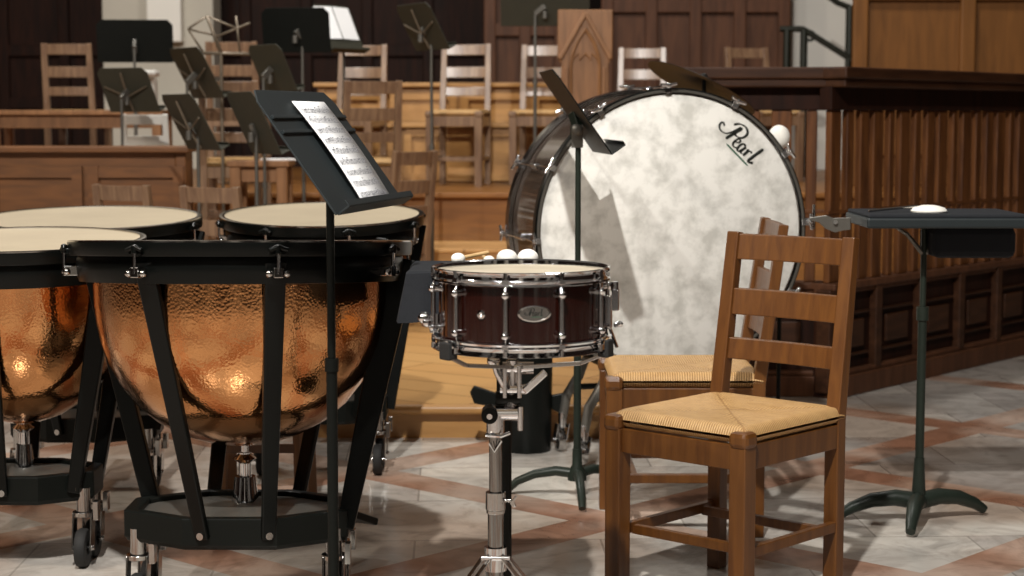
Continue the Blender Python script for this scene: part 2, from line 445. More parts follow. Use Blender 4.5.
# ------------------------------------------------------------------ timpani
def timpano(loc, Rr, zr, tilt, a0, label, pedal_dir=90, strut_spec=None):
    k = Rr/.418
    t = thing('timpani_drum', loc, label, 'kettledrum', 0, 'pedal timpani with copper bowls')
    T = Matrix.Translation((0, 0, zr)) @ Matrix.Rotation(tilt, 4, 'X')
    m = MB(); m.M = T                                # bowl
    prof = [(.36, -.085), (.358, -.102), (.356, -.15), (.350, -.20), (.340, -.25), (.322, -.30), (.295, -.35), (.256, -.40), (.205, -.443), (.14, -.478), (.07, -.499), (.0005, -.506)]
    m.lathe([(r*k, z) for r, z in prof], 96); bowl = m.build('copper_bowl', M['copper'], t)
    m = MB(); m.M = T; m.lathe([(.393*k, -.034), (.398*k, -.05), (.398*k, -.07), (.39*k, -.098), (.35*k, -.100), (.35*k, -.034)], 96, closed=True)
    m.build('suspension_ring', M['black'], t)
    m = MB(); m.M = T; m.lathe([(Rr-.016, -.036), (Rr-.002, -.036), (Rr, -.032), (Rr, -.004), (Rr-.016, -.004)], 96, closed=True); m.build('counterhoop', M['black'], t)
    m = MB(); m.M = T; m.lathe([(Rr-.017, -.005), (Rr-.001, -.005), (Rr-.001, -.0005), (Rr-.009, .0005), (Rr-.017, -.0005)], 96, closed=True); m.build('hoop_edge', M['steel'], t)
    m = MB(); m.M = T; m.lathe([(.0005, -.006), (Rr*.9, -.006), (Rr-.016, -.004), (Rr-.016, -.010), (.0005, -.010)], 96); m.build('drumhead', M['timphead'], t)
    for i in range(8):
        a = R(a0 + 45*i); c, s = math.sin(a), -math.cos(a)
        m = MB(); m.M = T @ Matrix.Rotation(a, 4, 'Z')
        rr = Rr + .008
        m.cyl((0, -rr, -.012), (0, -rr, -.075), .0045, 10)
        rod = m.build('tension_rod', M['chrome'], t)
        m = MB(); m.M = T @ Matrix.Rotation(a, 4, 'Z')
        m.tube([(-.022, -rr-.004, -.022), (0, -rr, -.014), (.022, -rr-.004, -.022)], [.005, .007, .005], 10); m.cyl((0, -rr, -.03), (0, -rr, -.010), .008, 12)
        m.box((0, -Rr+.002, -.026), (.034, .02, .014)); m.build('t_handle', M['black'], rod, .002)
        m = MB(); m.M = T @ Matrix.Rotation(a, 4, 'Z'); m.box((0, -rr+.014, -.072), (.022, .034, .024)); m.ball((-.02, -rr+.004, -.074), .009); m.ball((.02, -rr+.004, -.074), .009); m.build('lug', M['steel'], rod, .002)
    ztop, zbot = .255, .178; SQ, SY = .62, -.09*k
    ro = .27*k
    for ta, ba in (strut_spec or ((-25.5, -13), (19.5, 19), (92, 70), (-100, -125), (145, 155), (190, 200))):
        ta2, ba2 = R(ta), R(ba)
        p0 = T @ V(.392*k*math.sin(ta2), -.392*k*math.cos(ta2), -.045)
        rb = ro+.008
        p1 = V(rb*math.sin(ba2), -rb*math.cos(ba2)*SQ + SY, ztop-.05)
        out = V(math.sin((ta2+ba2)/2), -math.cos((ta2+ba2)/2), 0)
        m = MB(); m.bar(p0, p1, .05*k, .02, out, .034*k, .018) if 20 > ta > -60 or ta > 120 else m.bar(p0, p1, .05 if ta < 0 else .078*k, .03, (0, -1, 0), .042*k, .03)
        st = m.build('strut', M['black'], t, .004)
        m = MB(); m.cyl(p1 + V(0, 0, .01) - out*.008, p1 + V(0, 0, .01) + out*.016, .009, 12); m.build('bolt', M['steel'], st)
        m = MB(); m.cyl(p0 - V(0, 0, .03) - out*.008, p0 - V(0, 0, .03)+out*.018, .010, 12)
        m.build('bolt', M['steel'], st)
    # octagonal base ring
    m = MB(); pts = []
    for i in range(8):
        a = R(22.5 + 45*i); pts.append((math.sin(a), -math.cos(a)))
    vs = []
    for rad, z in ((ro, zbot+.012), (ro*1.0, ztop), (ro*.86, ztop), (ro*.86, zbot), (ro*.97, zbot)):
        for x, y in pts: vs.append((x*rad/math.cos(R(22.5)), y*rad/math.cos(R(22.5))*SQ + SY, z))
    fs = []
    for q in range(5):
        for i in range(8): fs.append((q*8+i, q*8+(i+1) % 8, ((q+1) % 5)*8+(i+1) % 8, ((q+1) % 5)*8+i))
    m.add(vs, fs); m.build('base_ring', M['blacksatin'], t, .004)
    SM = Matrix.Translation((0, SY, 0)) @ Matrix.Diagonal((1, SQ, 1, 1))
    m = MB(); m.M = SM; m.lathe([(.0005, ztop-.012), (ro*.9, ztop-.012), (ro*.93, ztop-.02), (ro*.88, ztop-.034), (.0005, ztop-.034)], 40); m.build('base_plate', M['greymetal'], t)
    m = MB(); m.cyl((0, 0, ztop-.02), (0, 0, ztop+.05), .035*k, 20, .026*k); m.cyl((0, 0, ztop+.05), (0, 0, ztop+.11), .016, 16); m.cyl((0, 0, ztop+.11), (0, 0, zr-.50), .01, 14); m.lathe([(.012, 0), (.03, .015), (.012, .03)], 20, Matrix.Translation((0, 0, ztop+.08)))
    m.build('tuning_column', M['chrome'], t)
    a = R(pedal_dir)
    m = MB(); m.M = Matrix.Rotation(a, 4, 'Z'); m.bar((0, -ro*.8, .21), (0, -ro-.25, .09), .09, .02); m.bar((0, -.05, .19), (0, -ro-.1, .14), .05, .03); m.build('pedal', M['blacksatin'], t, .004)
    for i, ca in enumerate((-64, 64, -116, 116)):
        ca = R(ca); x, y = math.sin(ca)*ro*.97, -math.cos(ca)*ro*.97*SQ + SY
        m = MB(); m.cyl((x, y, .142), (x, y, .212), .02, 16); m.lathe([(.0005, 0), (.03, 0), (.03, .012), (.0005, .012)], 18, Matrix.Translation((x, y, .135)))
        for q in (-1, 1): m.bar((x+q*.024, y, .14), (x+q*.024, y-.02, .045), .004, .045, (0, 1, 0))
        m.cyl((x-.03, y-.02, .052), (x+.03, y-.02, .052), .006, 10)
        m.box((x+.034, y, .15), (.014, .03, .05))
        cs = m.build('caster', M['steel'], t, .001)
        m = MB(); m.lathe([(.02, -.014), (.048, -.014), (.052, -.008), (.052, .008), (.048, .014), (.02, .014)], 24, Matrix.Translation((x, y-.02, .052)) @ Matrix.Rotation(PI/2, 4, 'Y'), closed=True); m.build('wheel', M['rubber'], cs)
    return t
timpano((-.665, 4.42, 0), .418, .893, R(-3.9), 19.5, 'large copper timpani in the left foreground behind the music stand', 150)
timpano(((322-512)/FPX*6.1, 6.1, 0), .345, .868, R(4), 20, 'copper timpani behind the foreground drum, its skin head right of the pair', 180,
        ((-20, -20), (40, 35), (100, 100), (160, 160), (220, 220), (280, 280)))
timpano((-1.36, 5.78, 0), .36, .875, R(3), 30, 'far left copper timpani, its tan head below the brown chairs', 180)
timpano((-1.335, 4.86, 0), .34, .868, R(2), 0, 'smaller copper timpani cut by the left edge beside the large one', 180, ((-60, -50), (0, 0), (60, 50), (120, 120), (180, 180), (240, 240)))

t = thing('wooden_stool', (-.745, 5.35, 0), 'wooden stool whose legs show beneath the large copper bowl', 'stool')
m = MB(); m.lathe([(.0005, .57), (.16, .57), (.17, .58), (.17, .60), (.16, .61), (.0005, .61)], 32); m.build('seat', M['chair'], t)
for x in (-.125, .125):
    for y in (-.11, .11):
        m = MB(); m.bar((x, y, 0), (x*.9, y*.9, .57), .034, .03); m.build('leg', M['carved'], t, .003)
m = MB(); m.box((0, -.105, .22), (.22, .018, .025)); m.build('rung', M['chair'], t)
# ------------------------------------------------------------------ music stands
def desk_matrix(c, yaw, tilt):                       # x=width, y=up along desk, z=facing normal
    w = V(math.cos(yaw), math.sin(yaw), 0); nh = V(math.sin(yaw), -math.cos(yaw), 0)
    hv = V(0, 0, math.cos(tilt)) - nh*math.sin(tilt); n = w.cross(hv)
    if n.dot(nh) < 0: n = -n
    return Matrix(((w.x, hv.x, n.x, c.x), (w.y, hv.y, n.y, c.y), (w.z, hv.z, n.z, c.z), (0, 0, 0, 1)))
def music_stand(label, base, dc, yaw, tilt, w=.5, h=.31, dm=None, pm=None, group=None, legs=(0, 120, 240), leglen=.24, ribs=False, braces=False, lip=.05, poler=.009, heavy=True, polex=None):
    dm = dm or M['standgrey']; pm = pm or M['blacksatin']
    t = thing('music_stand', base, label, 'music stand', 0, group); base = V(*base)
    D = desk_matrix(dc, yaw, tilt)
    c = .03
    m = MB(base); m.M = D
    m.prism([(-w/2, -h/2), (w/2, -h/2), (w/2, h/2-c), (w/2-c, h/2), (-w/2+c, h/2), (-w/2, h/2-c)], .004, Matrix.Translation((0, 0, -.002)))
    if ribs:
        for y in (.27*h, .15*h): m.bar((-w/2+.01, y, .004), (w/2-.01, y, .004), .008, .008, (0, 0, 1))
    dk = m.build('desk', dm, t, .001)
    m = MB(base); m.M = D
    m.box((0, -h/2, lip/2), (w*.96, .004, lip)); m.box((0, -h/2+.007, lip), (w*.96, .014, .003)); m.build('lip', dm, dk, .0008)
    if braces:
        m = MB(base); m.M = D
        m.tube([(-w*.42, h*.1, -.012), (0, -h*.12, -.02), (w*.42, h*.1, -.012)], .004, 8); m.tube([(0, h*.4, -.012), (0, -h*.12, -.02), (0, -h*.45, -.012)], .005, 8)
        m.build('brace', M['wire'], dk)
    piv = D @ V(0, 0 if heavy else -h*.15, -.03)
    top = V(base.x, base.y, piv.z)
    m = MB(base); m.cyl((top.x, top.y, base.z+.07), (top.x, top.y, base.z+.62*(top.z-base.z)), poler*1.35, 14)
    m.cyl((top.x, top.y, base.z+.62*(top.z-base.z)), top, poler, 12)
    m.cyl((top.x, top.y, base.z+.62*(top.z-base.z)-.02), (top.x, top.y, base.z+.62*(top.z-base.z)+.008), poler*1.7, 14)
    pl = m.build('pole', pm, t)
    m = MB(base); m.cyl(piv - V(0, 0, .03), piv + V(0, 0, .012), .014, 12); m.bar(top, D @ V(0, 0, -.004), .02, .03)
    m.build('tilt_bracket', pm, t, .002)
    m = MB(base); m.lathe([(.0005, 0), (.03, 0), (.03, .02), (.016, .05), (.015, .1), (.0005, .1)], 20, Matrix.Translation(base+V(0, 0, .055))); m.build('hub', pm, t)
    for a in legs:
        a = R(a); dx, dy = math.cos(a), math.sin(a)
        pts = []; L = leglen
        for q, z in ((.01, .075), (.3, .082), (.6, .07), (.85, .045), (1, .012)): pts.append(base + V(dx*q*L, dy*q*L, z))
        m = MB(base); m.tube(pts, [.016, .016, .014, .013, .011], 10); m.build('leg', pm, t)
    return t, D
# foreground stand with the sheet
yaw = R(77.5)
bl = at(336, 215, 3.62)
hv = desk_matrix(V(0,0,0), yaw, R(36))
dc = bl + (hv @ V(.5/2, .31/2, 0))
bx = at(332, 400, dc.y + .01)
fg, D = music_stand('black music stand in the left foreground holding a sheet of music', (bx.x, bx.y, 0), dc, yaw, R(36), .5, .31, ribs=True, legs=(90, 210, 330), leglen=.26, heavy=False, lip=.03)
# extend: the bracket joins pole and desk
sheet = thing('sheet_music', (0, 0, 0), 'long white sheet of printed music standing on the foreground music stand', 'sheet music')
m = MB(); m.M = D
sw, sh, sx = .215, .272, .035
n = 10; vs = []
for i in range(n+1):
    v = -.151 + sh*i/n
    for u in (-.5, .5): vs.append((sx+u*sw, v, .010 + .006*math.sin(PI*i/n)))
fs = [(i*2, i*2+1, i*2+3, i*2+2) for i in range(n)]
m.add(vs, fs, True)
pg = m.build('page', M['paper'], sheet); so = pg.modifiers.new('thick', 'SOLIDIFY'); so.thickness = .0006
m = MB(); m.M = D
rnd = random.Random(3)
for st in range(9):
    y0 = -.151 + .02 + st*.0275
    for l in range(5):
        y = y0 + l*.0028; zz = .0108 + .006*math.sin(PI*(y+.151)/sh)
        m.box((sx, y, zz), (sw*.86, .00055, .0003))
    x = -sw*.4
    while x < sw*.4:
        y = y0 + rnd.uniform(0, .011); zz = .0111 + .006*math.sin(PI*(y+.151)/sh)
        m.box((sx+x, y, zz), (.0036, .0024, .0003)); m.box((sx+x+.0016, y+.004, zz), (.0006, .008, .0003))
        if rnd.random() < .3: m.box((sx+x+.006, y+.0078, zz), (.010, .0014, .0003))
        x += rnd.choice((.006, .009, .013))
m.build('music_notation', M['ink'], sheet)
# centre stand in front of the bass drum
cb = on(577, 497)
cd = at(574, 112, cb.y + .02)
cs, D2 = music_stand('dark music stand with nearly edge-on desk in front of the bass drum', (cb.x, cb.y, 0), cd, R(94.5), R(35), .46, .31, M['blacksatin'], M['hammertone'], legs=(172, 272, 40), leglen=.225, heavy=False)
m = MB((cb.x, cb.y, 0)); kp = at(577, 130, cb.y-.03); m.ball(kp, .019, (1, .5, 1)); m.cyl(kp, kp+V(0, .03, 0), .012); m.box(kp+V(.002, .03, -.02), (.035, .03, .07)); m.build('tilt_knob', M['greymetal'], cs)

# right stand with padded tray
rb = on(918, 521)
t = thing('percussion_tray_stand', (rb.x, rb.y, 0), 'heavy dark-green stand with a padded tray of small instruments at the right', 'stand')
o = V(rb.x, rb.y, 0); zt = at(918, 224, rb.y).z
m = MB(o); m.cyl((rb.x, rb.y, .06), (rb.x, rb.y, .62), .013, 16); m.cyl((rb.x, rb.y, .6), (rb.x, rb.y, zt-.01), .009, 14); m.cyl((rb.x, rb.y, .6), (rb.x, rb.y, .64), .018, 16); m.build('pole', M['hammertone'], t)
m = MB(o); m.cyl((rb.x, rb.y, .05), (rb.x, rb.y, .19), .022, 18, .015); m.build('hub', M['hammertone'], t)
for a in (178, 252, 20):
    a = R(a); m = MB(o); L = .23
    m.tube([o + V(math.cos(a)*q*L, math.sin(a)*q*L, z) for q, z in ((0, .06), (.3, .07), (.6, .062), (.85, .04), (1, .018))], [.026, .025, .022, .018, .014], 12); m.build('leg', M['hammertone'], t)
m = MB(o)
for q in (-1, 1): m.tube([(rb.x, rb.y, zt-.09), (rb.x+q*.05, rb.y, zt-.03), (rb.x+q*.09, rb.y, zt-.005)], [.008, .006, .005], 8)
m.build('bracket', M['greymetal'], t)
tx = rb.x + .03
m = MB(o); m.box((tx, rb.y, zt+.012), (.46, .34, .03)); m.build('tray', M['standgrey'], t, .006)
m = MB(o); m.box((tx, rb.y, zt+.031), (.45, .33, .012)); m.build('pad', M['cloth'], t, .005)
m = MB(o); m.box((tx+.1, rb.y+.02, zt-.05), (.24, .2, .09)); m.build('hanging_bag', M['cloth'], t, .02)
o2 = at(925, 208, rb.y); zz = zt+.0375
m = MB(); m.lathe([(.0005, 0), (.05, 0), (.052, .004), (.045, .013), (.02, .02), (.0005, .021)], 28); tag(m.build('wood_dish', M['felt'], loc=(o2.x, rb.y-.05, zz)), 'small pale round dish resting on the padded tray', 'dish')
m = MB(); m.cyl((-.09, 0, .005), (.06, .05, .016), .004); tag(m.build('triangle_beater', M['steel'], loc=(o2.x-.09, rb.y-.08, zz)), 'thin beater lying on the padded tray beside the pale dish', 'beater')
gp = at(850, 222, rb.y-.05)
t = thing('triangle_clip', gp, 'grey metal triangle clip clamped on the left edge of the tray', 'clip')
m = MB(gp); m.prism([(0, -.022), (0, .014), (-.05, .012), (-.07, .02), (-.118, .014), (-.118, .006), (-.09, -.002), (-.07, -.02), (-.045, -.03), (-.02, -.024)], .012, Matrix.Translation(gp) @ Matrix.Rotation(PI/2, 4, 'X')); m.build('clip_plate', M['greymetal'], t, .002)
m = MB(gp); m.cyl(gp+V(-.045, -.02, 0), gp+V(-.045, .01, 0), .006); m.cyl(gp+V(-.105, 0, -.02), gp+V(-.105, 0, .05), .004); m.build('screw', M['chrome'], t)

# ------------------------------------------------------------------ snare drum
sc = at(521, 267, 3.73); SR = .172
SH_, zt = .165, sc.z
zb = zt - SH_
t = thing('snare_drum', (sc.x, sc.y, zb), 'dark mahogany snare drum with chrome hoops on a chrome stand', 'snare drum')
o = V(0, 0, 0); Z = -zb
m = MB(); m.lathe([(SR-.006, .012), (SR, .012), (SR, SH_-.012), (SR-.006, SH_-.012)], 72, closed=True); m.build('shell', M['mahogany'], t)
for z0, s_ in ((SH_, 1), (0, -1)):
    m = MB(); m.lathe([(SR+.003, z0-s_*.024), (SR+.010, z0-s_*.026), (SR+.0145, z0-s_*.0235), (SR+.013, z0-s_*.020), (SR+.007, z0-s_*.017), (SR+.0045, z0-s_*.012), (SR+.0045, z0-s_*.007), (SR+.008, z0-s_*.003), (SR+.0125, z0-s_*.001), (SR+.013, z0+s_*.0015), (SR+.009, z0+s_*.003), (SR+.003, z0), (SR+.001, z0-s_*.014)], 96, closed=True); m.build('hoop', M['chrome'], t)
m = MB(); m.lathe([(.0005, SH_-.008), (SR-.02, SH_-.008), (SR+.001, SH_-.009), (SR+.001, SH_-.014), (.0005, SH_-.014)], 72); m.build('batter_head', M['snarehead'], t)
m = MB(); m.lathe([(.0005, .009), (SR+.001, .009), (SR+.001, .013), (.0005, .013)], 72); m.build('resonant_head', M['snarehead'], t)
for i in range(10):
    a = R(-10 + 36*i); m = MB(); m.M = Matrix.Rotation(a, 4, 'Z')
    r_ = SR + .010
    m.cyl((0, -r_, .008), (0, -r_, SH_-.006), .0028, 8); rod = None
    tr = m.build('tension_rod', M['chrome'], t)
    m = MB(); m.M = Matrix.Rotation(a, 4, 'Z')
    m.cyl((0, -r_-.001, .045), (0, -r_-.001, SH_-.045), .0048, 12)
    for z in (.042, SH_-.042): m.cyl((0, -SR+.002, z), (0, -r_-.004, z), .0075, 12); m.ball((0, -r_-.003, z), .0085)
    for z in (.006, SH_-.004): m.cyl((0, -r_-.001, z-.006), (0, -r_-.001, z+.006), .005, 8); m.box((0, -r_-.001, z + (-.012 if z > .1 else .012)), (.014, .008, .008))
    m.build('tube_lug', M['chrome'], tr)
def on_shell(a, z, rr=.0015):
    return Matrix.Rotation(a, 4, 'Z') @ Matrix.Translation((0, -SR-rr, z)) @ Matrix.Rotation(PI/2, 4, 'X')
m = MB(); m.lathe([(.0005, 0), (.009, 0), (.009, .003), (.004, .004), (.0005, .002)], 20, on_shell(R(-27.5), .083, 0)); m.build('air_vent', M['chrome'], t)
m = MB(); bm_ = on_shell(R(8.5), .086, .0)
vs = []; nn = 24
for rr, zz in ((1, 0), (1, .002), (.86, .003), (.84, .0022), (.0, .0022)):
    for i in range(nn):
        a = 2*PI*i/nn; vs.append(bm_ @ V(.034*rr*math.cos(a), .0165*rr*math.sin(a), zz - (.034*rr*math.cos(a))**2/(2*SR)*0 ))
fs = [(q*nn+i, q*nn+(i+1) % nn, (q+1)*nn+(i+1) % nn, (q+1)*nn+i) for q in range(4) for i in range(nn)]
m.add(vs, fs); bd = m.build('badge', M['steel'], t)
# tiny script on the badge, underlined
def stroke(mb, pts, w, D, z=.001, n=8):
    """flat ribbon along a smoothed polyline, pen-like width"""
    P = [Vector((x, y)) for x, y in pts]; Q = []
    for i in range(len(P)-1):
        p0, p1, p2, p3 = P[max(i-1, 0)], P[i], P[i+1], P[min(i+2, len(P)-1)]
        for k in range(n):
            u = k/n
            Q.append(.5*((2*p1)+(-p0+p2)*u+(2*p0-5*p1+4*p2-p3)*u*u+(-p0+3*p1-3*p2+p3)*u**3))
    Q.append(P[-1]); vs = []
    for i, q in enumerate(Q):
        d = (Q[min(i+1, len(Q)-1)] - Q[max(i-1, 0)])
        if d.length < 1e-9: d = Vector((1, 0))
        d.normalize(); nrm = Vector((-d.y, d.x))
        ww = w*(.45 + .75*abs(d.y*.8 - d.x*.35))
        if i in (0, len(Q)-1): ww *= .4
        for s_ in (-1, 1): vs.append(D @ V(q.x + nrm.x*ww/2*s_, q.y + nrm.y*ww/2*s_, z))
    mb.add(vs, [(2*i, 2*i+1, 2*i+3, 2*i+2) for i in range(len(Q)-1)])
# lettering in units: cap height 1
LET = [
 ([(-.42, .42), (-.62, .5), (-.66, .3), (-.45, .12), (-.1, .2), (.12, .55), (.28, 1.0)], .10),            # swash into stem
 ([(.38, 1.02), (.26, .6), (.08, .0)], .17),                                                                # stem
 ([(-.1, .82), (.12, 1.08), (.5, 1.18), (.78, 1.0), (.72, .66), (.42, .5), (.22, .56)], .13),               # bowl of the P
 ([(.50, .2), (.74, .34), (.76, .48), (.62, .5), (.54, .28), (.58, .06), (.74, .02), (.9, .14)], .11),      # e
 ([(1.16, .46), (1.0, .5), (.9, .28), (.94, .04), (1.08, .06), (1.2, .44), (1.16, .1), (1.28, .06)], .12),  # a
 ([(1.36, .46), (1.42, .34), (1.38, .04)], .15), ([(1.42, .34), (1.54, .48), (1.66, .44)], .11),           # r
 ([(1.98, 1.05), (1.84, .4), (1.80, .08), (1.9, .02), (2.06, .16)], .17),                                   # l
]
def script_logo(D, s, ink, line, par, name='lettering', z=.001):
    m = MB()
    for pts, w in LET: stroke(m, [((x-.8)*s, (y-.3)*s) for x, y in pts], w*s, D, z)
    o_ = m.build(name, ink, par, weld=False)
    m = MB(); stroke(m, [((x-.8)*s, (y-.3)*s) for x, y in ((.30, -.16), (1.1, -.16), (1.95, -.16))], .12*s, D, z, 4)
    m.build('underline', line, par, weld=False)
script_logo(bm_, .0135, M['logo'], M['logogreen'], bd, z=.0027)
# strainer (right) and butt (left)
m = MB(); m.M = Matrix.Rotation(R(80), 4, 'Z'); m.box((0, -SR-.010, .075), (.03, .016, .07)); m.box((0, -SR-.026, .10), (.018, .014, .045)); m.cyl((0, -SR-.024, .118), (0, -SR-.024, .138), .008); m.cyl((-.02, -SR-.03, .05), (.02, -SR-.03, .05), .006); m.ball((0, -SR-.036, .05), .006); m.bar((0, -SR-.015, .04), (0, -SR-.03, .0), .02, .005); m.build('snare_strainer', M['chrome'], t, .002)
m = MB(); m.M = Matrix.Rotation(R(-86), 4, 'Z'); m.box((0, -SR-.009, .05), (.03, .018, .04)); m.ball((0, -SR-.03, .06), .013); m.ball((.015, -SR-.024, .052), .01); m.cyl((0, -SR-.01, .06), (0, -SR-.04, .06), .005); m.build('butt_plate', M['chrome'], t, .002)
m = MB()
for i in range(12):
    m.tube([(-.165, -.02+.0036*i, .006), (.165, -.02+.0036*i, .006)], .0012, 5)
m.build('snare_wires', M['steel'], t)

# snare stand
sp = at(495.5, 480, 3.74)
o = V(sp.x, sp.y, 0)
t = thing('snare_stand', (sp.x, sp.y, 0), 'chrome tripod snare stand carrying the mahogany snare drum', 'drum stand')
zc = at(500, 420, 3.74).z
m = MB(o); m.cyl((sp.x, sp.y, .10), (sp.x, sp.y, at(495, 505, 3.74).z), .0165, 20); m.build('lower_tube', M['tube'], t)
m = MB(o); m.cyl((sp.x, sp.y, at(495, 505, 3.74).z), (sp.x, sp.y, zc), .0135, 20); m.build('upper_tube', M['tube'], t)
zj = at(495, 500, 3.74).z
m = MB(o); m.cyl((sp.x, sp.y, zj-.02), (sp.x, sp.y, zj+.018), .021, 20); m.cyl((sp.x, sp.y, zj-.028), (sp.x, sp.y, zj-.02), .0195, 20); m.cyl((sp.x, sp.y, zj), (sp.x+.035, sp.y-.01, zj), .004); m.prism([(.03, -.004), (.042, .012), (.046, .01), (.04, 0), (.044, -.012), (.036, -.012)], .004, Matrix.Translation((sp.x, sp.y-.01, zj)) @ Matrix.Rotation(PI/2, 4, 'X')); m.build('height_clamp', M['steel'], t, .001)
# tilter and basket
m = MB(o); m.cyl((sp.x, sp.y, zc-.035), (sp.x, sp.y, zc+.012), .019, 20); m.cyl((sp.x-.004, sp.y, zc+.014), (sp.x+.05, sp.y, zc+.014), .016, 20); m.tube([(sp.x-.02, sp.y-.02, zc-.028), (sp.x+.012, sp.y-.026, zc-.03), (sp.x+.03, sp.y-.02, zc-.024)], .004, 8); m.tube([(sp.x-.012, sp.y-.024, zc-.045), (sp.x-.002, sp.y-.026, zc-.062), (sp.x+.012, sp.y-.026, zc-.04)], .0035, 8); m.cyl((sp.x+.052, sp.y-.012, zc-.02), (sp.x+.052, sp.y-.012, zc+.03), .006, 12)
tt = m.build('tilter', M['chrome'], t)
m = MB(o); m.cyl((sp.x-.012, sp.y-.034, zc+.014), (sp.x-.012, sp.y+.02, zc+.014), .0175, 20); m.build('gear_knob', M['blacksatin'], tt, .002)
m = MB(o); m.cyl((sp.x-.012, sp.y-.042, zc+.014), (sp.x-.012, sp.y-.034, zc+.014), .006, 12); m.build('screw', M['chrome'], tt)
m = MB(o); m.cyl((sp.x+.0, sp.y, zc+.046), (sp.x+.052, sp.y, zc+.046), .015, 18); m.build('tilter_collar', M['blacksatin'], t)
bz = zb - .012
m = MB(o); m.tube([(sp.x+.03, sp.y, zc+.03), (sp.x+.035, sp.y, zc+.07), (sp.x+.035, sp.y, bz-.02)], [.014, .011, .013], 14); m.cyl((sp.x+.01, sp.y-.004, zc+.066), (sp.x+.065, sp.y-.004, zc+.066), .011, 14); m.cyl((sp.x+.015, sp.y, bz-.036), (sp.x+.08, sp.y, bz-.036), .013, 14)
for q in (0, 1): m.cyl((sp.x+.02+q*.03, sp.y-.018, zc+.05), (sp.x+.02+q*.03, sp.y-.018, bz-.03), .005, 10)
m.tube([(sp.x-.002, sp.y-.008, bz-.018), (sp.x+.006, sp.y-.012, bz-.045), (sp.x+.024, sp.y-.012, zc+.066)], .009, 10); m.ball((sp.x-.004, sp.y-.006, bz-.02), .014)
m.build('basket_hub', M['chrome'], t)
hub = V(sp.x+.04, sp.y, bz-.035)
for a in (218, 338, 98):
    a = R(a); tip = V(sc.x+math.cos(a)*(SR+.012), sc.y+math.sin(a)*(SR+.012), zb-.005)
    mid = hub.lerp(tip, .75); mid.z = bz - .018
    m = MB(o); m.bar(hub, mid, .016, .008); m.bar(mid, V(tip.x, tip.y, zb-.009), .014, .007)
    ar = m.build('basket_arm', M['steel'], t, .001)
    dr = V(math.cos(a), math.sin(a), 0); m = MB(o); pz = V(sc.x, sc.y, 0)+dr*(SR+.022)
    m.bar(V(pz.x, pz.y, zb-.014), V(pz.x, pz.y, zb+.022), .034, .010, dr); m.bar(V(pz.x, pz.y, zb-.008)-dr*.02, V(pz.x, pz.y, zb-.008)+dr*.004, .03, .01); m.build('rubber_claw', M['rubber'], ar, .003)
m = MB(o); m.bar(V(sp.x+.06, sp.y-.02, zc+.064), V(sp.x+.105, sp.y-.02, zc+.105), .011, .016); m.build('adjuster_handle', M['chrome'], t, .003)
zl = at(495, 556, 3.74).z
m = MB(o); m.cyl((sp.x, sp.y, zl-.03), (sp.x, sp.y, zl+.02), .024, 20); m.cyl((sp.x-.03, sp.y-.02, zl), (sp.x+.03, sp.y-.02, zl), .006); m.build('leg_collar', M['chrome'], t)
for a in (-25, 95, 215):
    a = R(a); dr = V(math.cos(a), math.sin(a), 0)
    m = MB(o); sid = V(-dr.y, dr.x, 0)
    for q in (-1, 1):
        m.bar(V(sp.x, sp.y, zl)+dr*.022+sid*.012*q, V(sp.x, sp.y, 0)+dr*.27+sid*.010*q+V(0, 0, .012), .004, .014, sid)
        m.bar(V(sp.x, sp.y, .11)+dr*.015+sid*.006*q, V(sp.x, sp.y, 0)+dr*.14+sid*.008*q+V(0, 0, .145), .003, .010, sid)
    lg = m.build('leg', M['steel'], t, .001)
    m = MB(o); m.ball(V(sp.x, sp.y, .014)+dr*.275, .014); m.build('rubber_foot', M['rubber'], lg)

# ------------------------------------------------------------------ trap table with cloth and mallets
tz = .84; tl = at(407, 262, 4.62); tr_x = at(541, 262, 4.62).x
tcx, tcy, tw, td = -.068, 4.16, .315, .28
tz = .850
t = thing('trap_table', (tcx, tcy, 0), 'small instrument table under a dark cloth behind the snare drum', 'table')
o = V(tcx, tcy, 0); px_ = (504-512)/FPX*tcy
m = MB(o); m.box((tcx, tcy, tz-.014), (tw-.012, td-.012, .016)); m.build('table_top', M['blacksatin'], t)
m = MB(o); m.cyl((px_, tcy, .02), (px_, tcy, tz-.02), .018); m.build('pole', M['blacksatin'], t)
m = MB(o); m.lathe([(.0005, 0), (.14, 0), (.14, .012), (.03, .03), (.0005, .03)], 32, Matrix.Translation((px_, tcy, 0))); m.build('base', M['blacksatin'], t)
# cloth: draped sheet
m = MB(); n = 40; hw, hd = tw/2+.004, td/2+.004
ring = []
per = []
for i in range(n): per.append((-hw+2*hw*i/n, -hd))
for i in range(20): per.append((hw, -hd+2*hd*i/20))
for i in range(n): per.append((hw-2*hw*i/n, hd))
for i in range(20): per.append((-hw, hd-2*hd*i/20))
L = len(per); rows = [(0, 0), (.004, -.004), (.006, -.03), (.012, -.07), (.018, -.112)]
vs = []
for k, (e, dz) in enumerate(rows):
    for i, (x, y) in enumerate(per):
        nx, ny = x/hw, y/hd; q = max(abs(nx), abs(ny))
        ox = (1 if nx > .999 else -1 if nx < -.999 else 0); oy = (1 if ny > .999 else -1 if ny < -.999 else 0)
        wv = (.5+.5*math.sin(i*.55))*.012*(k/4)
        vs.append((x+ox*(e+wv), y+oy*(e+wv), dz + .006*math.sin(i*.21)*(k/4)))
fs = [tuple(range(L))]
for k in range(4):
    for i in range(L): fs.append((k*L+i, k*L+(i+1) % L, (k+1)*L+(i+1) % L, (k+1)*L+i))
m.add(vs, fs, False); cl = m.build('table_cloth', M['cloth'], loc=(tcx, tcy, tz-.001)); tag(cl, 'dark grey cloth draped over the small table behind the snare drum', 'cloth')
